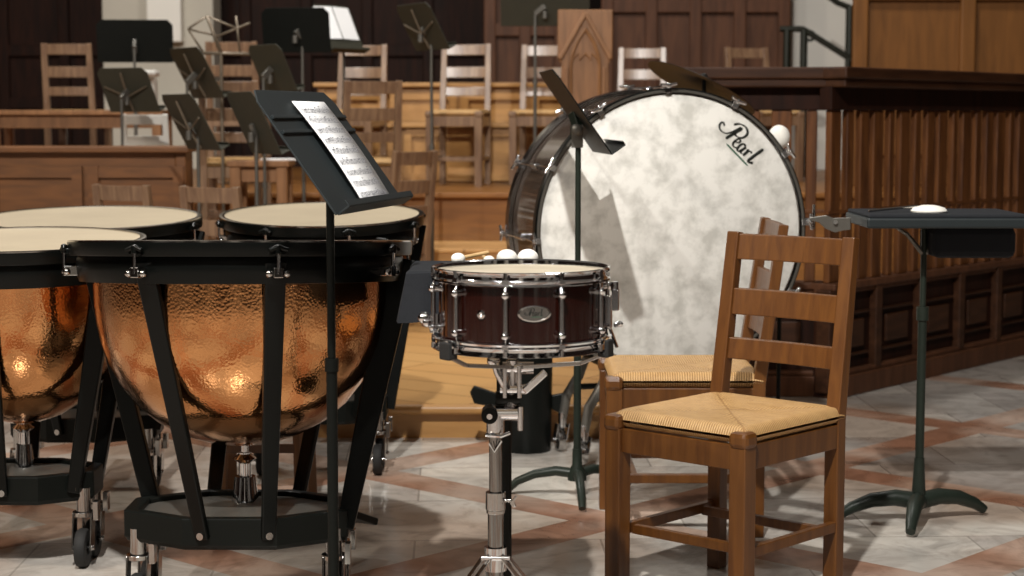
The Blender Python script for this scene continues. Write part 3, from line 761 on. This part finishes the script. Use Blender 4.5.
sd = cl.modifiers.new('thick', 'SOLIDIFY'); sd.thickness = .003; sd.offset = 1
for i, (px, r_, yy, lab) in enumerate(((458, .016, 4.20, 'white-headed mallet leftmost on the dark cloth'), (489, .013, 4.18, 'smallest white mallet head beside the two big ones on the dark cloth'), (507, .0235, 4.14, 'big white felt mallet head left of its twin on the cloth'), (528, .0235, 4.15, 'big white felt mallet head rightmost on the cloth'))):
    x = (px-512)/FPX*yy; zc2 = tz+.003+r_*.85
    t = thing('felt_mallet', (x, yy, tz+.002), lab, 'mallet', 0, 'felt mallets on the cloth')
    m = MB(); m.ball((0, 0, r_*.85), r_, (1.05, 1, .85), 20); m.build('felt_head', M['felt'], t)
    m = MB(); m.cyl((0, 0, r_*.85), ((.07, .03, .026) if i == 0 else (-.015, .12, .010)), .0045); m.build('handle', M['stick'], t)

# ------------------------------------------------------------------ bass drum
bc = at(672, 231, 6.12); BR = .467; BD = .40
t = thing('bass_drum', (bc.x, bc.y, 0), 'big concert bass drum with mottled white head and script lettering', 'bass drum', R(14))
zc = bc.z
RX = Matrix.Translation((0, 0, zc)) @ Matrix.Rotation(PI/2, 4, 'X')      # lathe z -> -y (front)
m = MB(); m.lathe([(BR-.012, -BD), (BR, -BD), (BR, 0), (BR-.012, 0)], 120, RX, closed=True); m.build('shell', M['bassshell'], t)
for nm, z0, s_ in (('front_head', 0, 1), ('rear_head', -BD, -1)):
    m = MB(); m.lathe([(.0005, z0+s_*.004), (BR-.01, z0+s_*.004), (BR+.002, z0-s_*.004), (BR+.002, z0-s_*.010)], 120, RX); m.build(nm, M['skin'], t)
    m = MB(); m.lathe([(BR+.002, z0-s_*.03), (BR+.016, z0-s_*.03), (BR+.018, z0+s_*.008), (BR+.014, z0+s_*.012), (BR+.003, z0+s_*.012)], 120, RX, closed=True); m.build('hoop', M['black'] if s_ > 0 else M['steel'], t)
m = MB(); m.lathe([(BR+.003, .0115), (BR+.012, .0115), (BR+.012, .0135), (BR+.003, .0135)], 120, RX, closed=True); m.build('hoop_inlay', M['greymetal'], t)
for i in range(12):
    a = R(33 + 30*i)
    B = Matrix.Translation((0, 0, zc)) @ Matrix.Rotation(-(a - PI/2), 4, 'Y')       # local z radial out
    m = MB(); m.M = B
    rr = BR + .026
    m.box((0, BD*.5, BR+.010), (.022, .06, .018)); m.cyl((0, BD*.5-.035, BR+.018), (0, BD*.5+.035, BR+.018), .008)
    lug = m.build('lug', M['chrome'], t, .002)
    for yy, s_ in ((0, -1), (BD, 1)):
        m = MB(); m.M = B
        m.cyl((0, BD*.5-.03*-s_, rr-.006), (0, yy+s_*.03, rr), .0038, 8)
        m.box((0, yy+s_*.003, BR+.022), (.026, .036, .007)); m.box((0, yy+s_*.019, BR+.013), (.022, .006, .024))
        m.tube([(-.028, yy+s_*.034, rr+.004), (0, yy+s_*.03, rr), (.028, yy+s_*.034, rr+.004)], [.005, .0065, .005], 8); m.ball((0, yy+s_*.03, rr), .009)
        m.build('t_rod', M['chrome'], lug, .001)
# lettering on the head
lp = at(740, 144, 6.16); Rz = Matrix.Rotation(-R(14), 4, 'Z')
lq = Rz @ (lp - V(bc.x, bc.y, 0))
LM = Matrix.Translation((lq.x, -.0048, lq.z)) @ Matrix.Rotation(PI/2, 4, 'X') @ Matrix.Rotation(R(-44), 4, 'Z')
script_logo(LM, .066, M['logo'], M['logogreen'], t)
# cradle stand of the drum
t = thing('bass_drum_stand', (bc.x, bc.y, 0), 'grey tubular cradle with casters under the bass drum', 'drum stand', R(14))
for sx in (-1, 1):
    for y in (.06, BD-.06):
        m = MB(); m.tube([(sx*.30, y, zc-.375), (sx*.235, y, zc-.43), (sx*.20, y, .34), (sx*.23, y, .27), (sx*.275, y, .20), (sx*.29, y, .115)], [.012, .013, .016, .018, .018, .016], 12); m.build('cradle_leg', M['greymetal'], t)
        m = MB(); m.cyl((sx*.29, y, .085), (sx*.29, y, .14), .016)
        for q in (-1, 1): m.bar((sx*.29+q*.02, y, .10), (sx*.30+q*.02, y, .04), .004, .04, (0, 1, 0))
        m.cyl((sx*.30-.026, y, .045), (sx*.30+.026, y, .045), .006)
        c_ = m.build('caster', M['chrome'], t, .001)
        m = MB(); m.lathe([(.018, -.012), (.043, -.012), (.045, 0), (.043, .012), (.018, .012)], 24, Matrix.Translation((sx*.30, y, .045)) @ Matrix.Rotation(PI/2, 4, 'Y'), closed=True); m.build('wheel', M['steel'], c_)
    m = MB(); m.cyl((sx*.20, .06, .34), (sx*.20, BD-.06, .34), .014); m.build('side_tube', M['blacksatin'], t)
for y in (.06, BD-.06):
    m = MB(); m.tube([(-.235, y, zc-.46+.02), (-.12, y, zc-.505), (0, y, zc-.515), (.12, y, zc-.505), (.235, y, zc-.44)], .012); m.cyl((-.25, y, .23), (.25, y, .23), .011); m.build('cross_tube', M['blacksatin'], t)

# cymbal behind the drum
cc = at(704, 82, 6.95)
t = thing('suspended_cymbal', (cc.x, cc.y, 0), 'dark tilted cymbal on a stand behind the top of the bass drum', 'cymbal')
CM = Matrix.Translation((0, 0, cc.z)) @ Matrix.Rotation(R(26), 4, 'Y') @ Matrix.Rotation(R(-8), 4, 'X')
m = MB(); m.M = CM; m.lathe([(.006, .022), (.03, .018), (.045, .004), (.12, -.008), (.225, -.026), (.225, -.028), (.12, -.011), (.045, .0), (.03, .014), (.006, .018)], 64, closed=True); m.build('cymbal_plate', M['bronze'], t)
m = MB(); m.cyl((0, 0, .3), (0, 0, cc.z+.03), .008); m.ball((0, 0, cc.z+.02), .014); m.build('pole', M['blacksatin'], t)
for a in (90, 210, 330):
    a = R(a); m = MB(); m.tube([(0, 0, .42), (.22*math.cos(a), .22*math.sin(a), .015)], .008); m.build('leg', M['blacksatin'], t)
# fluffy mallet hung at the right of the drum
mp_ = at(779, 137, 6.62)
t = thing('bass_drum_mallet', mp_, 'white fluffy beater head peeping over the right rim of the bass drum', 'mallet')
m = MB(); m.ball((0, 0, 0), .04, (1, 1, 1.1), 24); m.build('fleece_head', M['felt'], t)
m = MB(); m.cyl((0, 0, -.02), (.015, .03, -.36), .008); m.build('handle', M['stick'], t)
# hook stand for it (thin wooden peg rail)
t = thing('mallet_holder', (mp_.x+.015, mp_.y+.03, 0), 'slim black holder stand behind the right side of the bass drum', 'stand')
zz = mp_.z-.37
m = MB(); m.cyl((0, 0, .02), (0, 0, zz), .008); m.lathe([(.0005, 0), (.09, 0), (.09, .01), (.02, .03), (.0005, .03)], 24); m.build('pole', M['blacksatin'], t)
m = MB(); m.lathe([(.012, 0), (.016, 0), (.016, .05), (.012, .05)], 16, Matrix.Translation((0, 0, zz-.005)), closed=True); m.build('cup', M['blacksatin'], t)

# black bin near the platform
bp_ = on(527, 450)
t = thing('waste_bin', (bp_.x, bp_.y, 0), 'black cylindrical bin with side flaps standing behind the snare stand', 'bin')
m = MB(); m.lathe([(.0005, 0), (.082, 0), (.086, .006), (.092, .34), (.097, .345), (.097, .355), (.088, .355), (.082, .02), (.0005, .02)], 40); m.build('body', M['blacksatin'], t)
for q in (-1, 1):
    m = MB(); m.prism([(q*.088, .15), (q*.19, .17) if q < 0 else (q*.125, .13), (q*.205, .21) if q < 0 else (q*.15, .16), (q*.19, .235) if q < 0 else (q*.14, .21), (q*.088, .2)], .02, Matrix.Translation((0, .01, 0)) @ Matrix.Rotation(PI/2, 4, 'X')); m.build('flap', M['blacksatin'], t, .004)

# ------------------------------------------------------------------ balustrade and choir screen (right)
def screen(label, p0, p1, name, mat, has_slats=True):
    p0, p1 = V(*p0), V(*p1); L = (p1-p0).length; ang = math.atan2(p1.y-p0.y, p1.x-p0.x)
    t = thing(name, p0, label, 'balustrade', ang)
    m = MB(); m.box((L/2, .06, 1.375), (L+.04, .26, .05)); m.box((L/2, .045, 1.335), (L, .2, .04)); m.build('ledge', M['ledge'], t, .008)
    m = MB(); m.box((L/2, .04, 1.27), (L, .06, .10)); m.build('upper_rail', M['walnut'], t, .004)
    m = MB(); m.box((L/2, .045, .475), (L, .13, .03)); m.box((L/2, .04, .455), (L, .09, .03)); m.build('sill', M['stall'], t, .006)
    k = int(L/.118); st = L/k
    for i in range(k):
        x = st*(i+.5); m = MB()
        w = (.085, .055, .07, .085, .045)[i % 5]
        m.box((x, .035, .855), (w, .03, .73)); m.build('baluster', M['baluster'], t, .005)
    m = MB(); m.box((L/2, .022, .79), (L, .012, .016)); m.build('cross_bar', M['baluster'], t, .002)
    m = MB(); m.box((L/2, .05, .22), (L, .06, .44)); m.build('lower_panel', M['walnut'], t)
    n = max(1, round(L/.42)); s2 = L/n
    for i in range(n):
        x = s2*(i+.5); m = MB(); m.box((x, .012, .35), (s2-.12, .022, .012)); m.box((x, .012, .17), (s2-.12, .022, .012)); m.box((x, .012, .26), (s2-.2, .016, .12)); m.build('raised_panel', M['ledge'], t, .005)
    for i in range(n+1):
        m = MB(); m.box((s2*i, .02, .245), (.055, .07, .44)); m.build('stile', M['ledge'], t, .006)
    m = MB(); m.box((L/2, .01, .045), (L, .09, .09)); m.box((L/2, .015, .10), (L, .06, .02)); m.build('plinth', M['stall'], t, .006)
    return t
screen('dark oak balustrade directly behind the bass drum, facing the camera', (.70, 7.68, 0), (1.335, 7.64, 0), 'choir_balustrade', M['baluster'])
screen('oak balustrade angling away behind the tray stand at the right', (1.345, 7.56, 0), (3.15, 9.68, 0), 'choir_balustrade', M['baluster'])

# gothic bench end
g = at(585, 10, 9.5)
GW, gz = .285, g.z
t = thing('gothic_bench_end', (g.x, 9.5, .13), 'carved oak bench end with pointed gothic arch rising behind the bass drum', 'bench end')
H_ = gz-.13
FR = Matrix.Rotation(PI/2, 4, 'X')
m = MB(); m.prism([(-GW/2+.02, 0), (GW/2-.02, 0), (GW/2-.02, H_-.28), (GW/2, H_-.25), (GW/2, H_), (-GW/2, H_), (-GW/2, H_-.25), (-GW/2+.02, H_-.28)], .08, FR @ Matrix.Translation((0, 0, -.04))); m.build('panel', M['carved'], t, .004)
for q in (-1, 1):
    m = MB(); m.bar((0, -.048, H_-.02), (q*(GW/2-.01), -.048, H_-.255), .02, .022, (0, 1, 0)); m.build('gable_moulding', M['carved'], t, .004)
    m = MB(); m.box((q*(GW/2-.045), -.046, (H_-.3)/2), (.02, .02, H_-.3)); m.build('side_moulding', M['carved'], t, .004)
m = MB()
for q in (-1, 1):
    m.tube([(q*.075, -.044, .2), (q*.075, -.044, H_-.3), (q*.07, -.044, H_-.24), (q*.045, -.044, H_-.17), (0, -.044, H_-.10)], .009, 8)
    m.tube([(q*.07, -.044, H_-.26), (q*.035, -.044, H_-.225), (q*.03, -.044, H_-.26), (0, -.044, H_-.225)], .006, 8)
m.build('arch_tracery', M['carved'], t)

# ------------------------------------------------------------------ pews / choir desks
def pew(label, x0, x1, y, z0, h, mat, depth=.3, name='choir_pew'):
    t = thing(name, ((x0+x1)/2, y, z0), label, 'pew'); o = V((x0+x1)/2, y, z0); L = x1-x0; xc = (x0+x1)/2
    m = MB(o); m.box((xc, y+.03, z0+h/2), (L-.112, .04, h-.002)); m.build('front_panel', mat, t, .004)
    m = MB(o); m.box((xc, y+depth/2-.02, z0+h+.012), (L+.04, depth+.06, .03)); m.build('book_ledge', mat, t, .006)
    for x in (x0+.03, x1-.03):
        m = MB(o); m.box((x, y+depth/2, z0+h/2), (.05, depth, h)); m.build('end_panel', mat, t, .004)
    n = max(1, round(L/.5))
    for i in range(n):
        s2 = L/n; m = MB(o); cx_ = x0+s2*(i+.5)
        for dx in (-1, 1): m.box((cx_+dx*(s2/2-.04), y-.006, z0+h/2), (.05, .024, h*.86))
        for zz in (.1, .9): m.box((cx_, y-.005, z0+h*zz), (s2-.06, .016, .05))
        m.build('panel_frame', mat, t)
    return t
pew('dark brown choir desk at the left behind two chair backs', -2.6, (202-512)/FPX*9.3, 8.88, 0, 1.02, M['pewbrown'], .2)
pew('light oak choir pew front behind the middle row of chairs', (318-512)/FPX*12.2, (600-512)/FPX*12.2, 12.2, .76, .63, M['oak'])
pew('lower light oak pew front glimpsed between chair legs', (322-512)/FPX*11.8, (560-512)/FPX*11.8, 11.85, .76, .36, M['oak'])
# table with turned posts on the left and low table next to it
def table(label, x0, x1, y, z0, h, mat, depth=.4, top=.03):
    xc = (x0+x1)/2; t = thing('wooden_table', (xc, y, z0), label, 'table'); o = V(xc, y, z0)
    m = MB(o); m.box((xc, y+depth/2, z0+h-top/2), (x1-x0, depth, top)); m.build('table_top', mat, t, .004)
    m = MB(o); m.box((xc, y+.05, z0+h-top-.04), (x1-x0-.06, .02, .08)); m.build('apron', mat, t, .002)
    for x in (x0+.04, x1-.04):
        for yy in (y+.04, y+depth-.04):
            m = MB(o); m.box((x, yy, z0+(h-top)/2), (.055, .055, h-top)); m.build('leg', mat, t, .003)
    return t
table('narrow oak table with pale top under the dark music stands, left of centre', (228-512)/FPX*9.3, (290-512)/FPX*9.3, 9.27, 0, .965, M['carved'], .28)
table('orange-oak table behind the far left music stands', -3.2, (170-512)/FPX*11.2, 11.0, .76, .47, M['carved'], .4)

# ------------------------------------------------------------------ chairs in the background
put(460, 11.35, .76, R(-8), 'choir chair with tall ladder back beside the olive music stand with clipped papers')
put(354, 11.5, .76, R(-10), 'ladder-back choir chair under the white sheets on a music stand')
put(541, 11.5, .76, R(-8), 'ladder-back choir chair immediately left of the gothic bench end')
put(361, 9.93, .49, R(200), 'choir chair just right of the foreground music sheet, its ladder back towards us')
put(376, 9.1, .13, R(232), 'low-standing choir chair left of the orange riser front')
put(161, 8.2, 0, R(151), 'chair back above the far left timpani head')
put(248, 8.0, 0, R(151), 'chair back between the two rear timpani heads')
put(640, 12.0, .76, R(-6), 'choir chair right of the gothic bench end, above the bass drum')
put(763, 12.0, .76, R(20), 'brown chair behind the ledge next to the stair railing')
put(80, 11.8, .76, R(180), 'ladder-back chair at far left beside the wide black stand')
pale = make_chair('low_back_chair', ((153-512)/FPX*10.0, 10.02, .49), 'low pale painted chair behind the brown choir desk at left', R(180), M['white'], W=.15); pale.scale = (.8, .8, .8)
put(240, 11.5, .76, R(180), 'chair half hidden behind two dark music stands left of centre')
put(236, 9.93, .49, R(182), 'chair behind the narrow table left of centre')

# ------------------------------------------------------------------ music stands in the background
SG = 'dark music stands of the orchestra'
def bstand(label, px, py, d, z0, yaw, tilt, w, h, braces=True, polepx=None, mat=None):
    c_ = at(px, py, d); nh = V(math.sin(R(yaw)), -math.cos(R(yaw)), 0)
    b_ = c_ - nh*.05
    if polepx: b_ = V((polepx-512)/FPX*(d+.02), d+.02, 0)
    return music_stand(label, (b_.x, b_.y, z0), c_, R(yaw), R(tilt), w, h, mat or M['standfar'], M['greymetal'], SG, braces=braces, heavy=False, leglen=.25, poler=.008)
bstand('wide black music stand topmost at the far left, before the pale stone', 135, 41, 10.62, .76, 186, 12, .44, .25, False, None, M['blacksatin'])
bstand('dark folding-desk stand over the far left oak table', 128, 90, 9.36, 0, 150, 26, .34, .25)
bstand('dark music stand third from left, wire brace across its back', 196, 73, 9.36, 0, 122, 28, .42, .29)
bstand('dark music stand standing in front of the brown choir desk end', 190, 122, 8.1, 0, 120, 28, .42, .28, True, 199)
bstand('dark music stand with blank desk above the narrow table', 272, 68, 8.95, 0, 130, 25, .30, .25, False)
bstand('dark music stand closest behind the foreground music stand', 253, 123, 7.7, 0, 118, 25, .36, .29, False, 257)
bstand('black music stand left of the stand holding two white sheets', 296, 30, 9.93, .49, 172, 12, .38, .245, False, 304, M['blacksatin'])
bstand('olive music stand with clipped papers left of the centre pews', 422, 27, 9.28, .13, 118, 28, .40, .26, True, 432)
bstand('big dark music stand at the top edge above the arched bench end', 545, 6, 10.62, .76, 178, 20, .52, .24, False, 535)
st9, D9 = bstand('music stand with two white sheets before the dark panelling', 338, 29, 10.62, .76, 52, 26, .32, .31, False, 345)
t = thing('sheet_music', D9.translation, 'pair of white pages on the stand before the dark panelling', 'sheet music')
for q in (-1, 1):
    m = MB(D9.translation); m.M = D9; m.box((q*.075, .035, .008), (.14, .21, .002), Matrix.Rotation(q*.06, 3, 'Y')); m.build('page', M['paper'], t)
# folding wire stand
d_ = 9.5
P = lambda x, y: at(x, y, d_)
wb = P(220, 60)
t = thing('wire_music_stand', (wb.x, wb.y, 0), 'folding wire music stand with zigzag arms before the pale stone', 'music stand')
o = V(wb.x, wb.y, 0)
def rods(lst, r_=.007):
    m = MB(o)
    for a, b_ in lst: m.cyl(P(*a), P(*b_), r_, 8)
    return m
rods([((188, 29), (207, 16)), ((207, 16), (238, 29)), ((188, 29), (218, 36)), ((218, 36), (250, 23)), ((236, 16), (240, 54)), ((188, 29), (203, 52))], .006).build('folding_arms', M['wire'], t)
rods([((207, 16), (221, 53))], .010).build('spine', M['wire'], t)
m = MB(o); m.cyl(P(221, 52), (P(221, 52).x, wb.y, .45), .009, 10); m.build('pole', M['wire'], t)
for a in (90, 210, 330):
    a = R(a); m = MB(o); m.cyl((P(221, 52).x, wb.y, .5), (P(221, 52).x+.13*math.cos(a), wb.y+.13*math.sin(a), .01), .006, 8); m.build('leg', M['wire'], t)
rods([((203, 53), (252, 54))], .009).build('ledge', M['wire'], t)

# white stool-like seats / papers at the left
wp = at(141, 80, 11.15)
t = thing('white_box', (wp.x, 11.2, 1.23), 'bright white box standing on the far left oak table', 'box')
m = MB(); m.box((0, 0, .1), (.17, .12, .2)); m.build('body', M['white'], t, .02)
m = MB(); m.box((0, -.02, .225), (.2, .14, .04)); m.build('lid', M['white'], t, .015)
m = MB(); m.box((0, 0, .004), (.16, .12, .008), Matrix.Rotation(.4, 3, 'Z')); pp = at(278, 161, 9.4); tag(m.build('loose_papers', M['paper'], loc=(pp.x, 9.41, .966)), 'loose white papers on the narrow oak table', 'papers')

# ------------------------------------------------------------------ stone piers, stair rail, upper panelling
def slab(name, px0, px1, d, z0, z1, mat, depth=.4):
    x0, x1 = (px0-512)/FPX*d, (px1-512)/FPX*d
    m = MB(); m.box(((x0+x1)/2, d+depth/2, (z0+z1)/2), (x1-x0, depth, z1-z0)); return struct(m.build(name, mat, bevel=.01))
slab('wall_stone_left', 106, 216, 14.6, .76, 5, M['stone'])
slab('wall_stone_pilaster', 150, 184, 14.45, 1.78, 5, M['stonelight'], .14)
slab('wall_stone_base', 106, 186, 14.4, .76, 1.3, M['stone'], .18)
slab('wall_stone_right', 786, 858, 14.4, .76, 5, M['stonelight'])
x0 = (856-512)/FPX*11.2
struct(panel_wall('wall_panelled_right', x0, x0+2.6, 11.2, .76, 4.5, .66, M['panel'], (1.0, 1.95, 3.0)))
x0, x1 = (606-512)/FPX*13.8, (781-512)/FPX*13.8
struct(panel_wall('wall_panelled_middle', x0, x1, 13.8, .76, 4.5, .335, M['stall'], (1.32, 2.02, 3.0)))
x0, x1 = (490-512)/FPX*13.9, (560-512)/FPX*13.9
struct(panel_wall('wall_panelled_centre', x0, x1, 13.95, .76, 4.5, .27, M['stall'], (1.85, 3.0)))
# stair railing
d_ = 12.4; P = lambda x, y: at(x, y, d_)
rp = P(804, 60); o = V(rp.x, d_, .76)
t = thing('stair_railing', o, 'dark metal handrail sloping down before the white stone at right', 'railing')
m = MB(o); m.tube([P(780, 29), P(802, 29), P(806, 31), P(868, 70), P(872, 80)], .022, 10); m.build('handrail', M['railgreen'], t)
m = MB(o)
for x in (787, 804): m.cyl(P(x, 30), (P(x, 30).x, d_, .77), .026, 10)
m.build('post', M['railgreen'], t)
m = MB(o); m.cyl(P(848, 55), (P(848, 56).x, d_, .77), .02, 10); m.build('post', M['railgreen'], t)
m = MB(o); m.lathe([(.02, -.008), (.04, -.008), (.04, .008), (.02, .008)], 18, Matrix.Translation(P(810, 36)) @ Matrix.Rotation(PI/2, 4, 'X'), closed=True); m.build('scroll', M['railgreen'], t)
t2 = thing('stair_railing', V(P(850, 0).x, 13.2, .76), 'upper dark handrail reaching the top edge before the white stone', 'railing'); o = V(P(850, 0).x, 13.2, .76); P = lambda x, y: at(x, y, 13.2)
m = MB(o); m.tube([P(825, -6), P(838, 3), P(851, 8)], .022, 10); m.build('handrail', M['railgreen'], t2)
m = MB(o); m.cyl(P(850, 6), (P(850, 6).x, 13.2, .77), .03, 10); m.build('post', M['railgreen'], t2)

# ------------------------------------------------------------------ light
def area(name, loc, tgt, size, power, col):
    l = bpy.data.lights.new(name, 'AREA'); l.energy = power; l.size = size; l.color = col; l.shape = 'DISK'
    o_ = bpy.data.objects.new(name, l); C.objects.link(o_); o_.location = loc
    o_.rotation_euler = (Vector(tgt)-Vector(loc)).to_track_quat('-Z', 'Y').to_euler(); return o_
W = (1, .88, .74); W2 = (1, .968, .915)
area('chancel_lamp', (-.45, .6, 5.2), (.2, 5, .6), .14, 430, W2)
area('chancel_lamp', (-2.6, .2, 5.4), (.2, 5.5, .5), .16, 120, W2)
area('added_fill_lamp', (-4.2, 3.0, 4.2), (-.8, 4.6, .6), .6, 130, W)  # added fill aimed at the timpani, for highlights in the copper
area('added_fill_lamp', (-1.5, -1.5, 5.0), (0, -4, 2.2), .6, 90, W2)  # added fill on the rear piers that the metal reflects
area('choir_lamp', (1.0, 8.5, 5.6), (0, 11, 1.0), .5, 110, W2)
area('choir_lamp', (-2.5, 9, 5.6), (-1.2, 11.0, .9), .5, 170, W2)
m = MB(); m.box((0, -5, 3), (16, .2, 6)); struct(m.build('wall_rear', M['walnut']))  # unseen dark wall behind the camera, added for the metal to reflect
for i in range(5):  # unseen pale piers, added for contrasty reflections in copper and chrome
    m = MB(); x = -6 + 3*i; m.lathe([(.0005, 0), (.5, 0), (.5, .3), (.4, .4), (.38, 5.5), (.5, 5.9), (.0005, 6)], 24, Matrix.Translation((x, -4.2, 0))); struct(m.build('wall_reflection_pier_%d' % (i+1), M['stonelight']))
w = bpy.data.worlds.new('World'); bpy.context.scene.world = w; w.use_nodes = True
w.node_tree.nodes['Background'].inputs[0].default_value = (1, .88, .76, 1); w.node_tree.nodes['Background'].inputs[1].default_value = .11

# ------------------------------------------------------------------ camera
cam = bpy.data.cameras.new('camera'); co = bpy.data.objects.new('camera', cam); C.objects.link(co)
co.location = (0, 0, CAMZ); co.rotation_euler = (PI/2 - PITCH, 0, 0)
cam.sensor_width = 36; cam.lens = 36*FPX/1024
cam.dof.use_dof = True; cam.dof.focus_distance = 4.3; cam.dof.aperture_fstop = 5.0
cam.clip_start = .05; cam.clip_end = 100
sc_ = bpy.context.scene; sc_.camera = co
sc_.view_settings.view_transform = 'Standard'; sc_.view_settings.look = 'None'
sc_.view_settings.exposure = 0; sc_.view_settings.gamma = 1; sc_.view_settings.use_curve_mapping = False
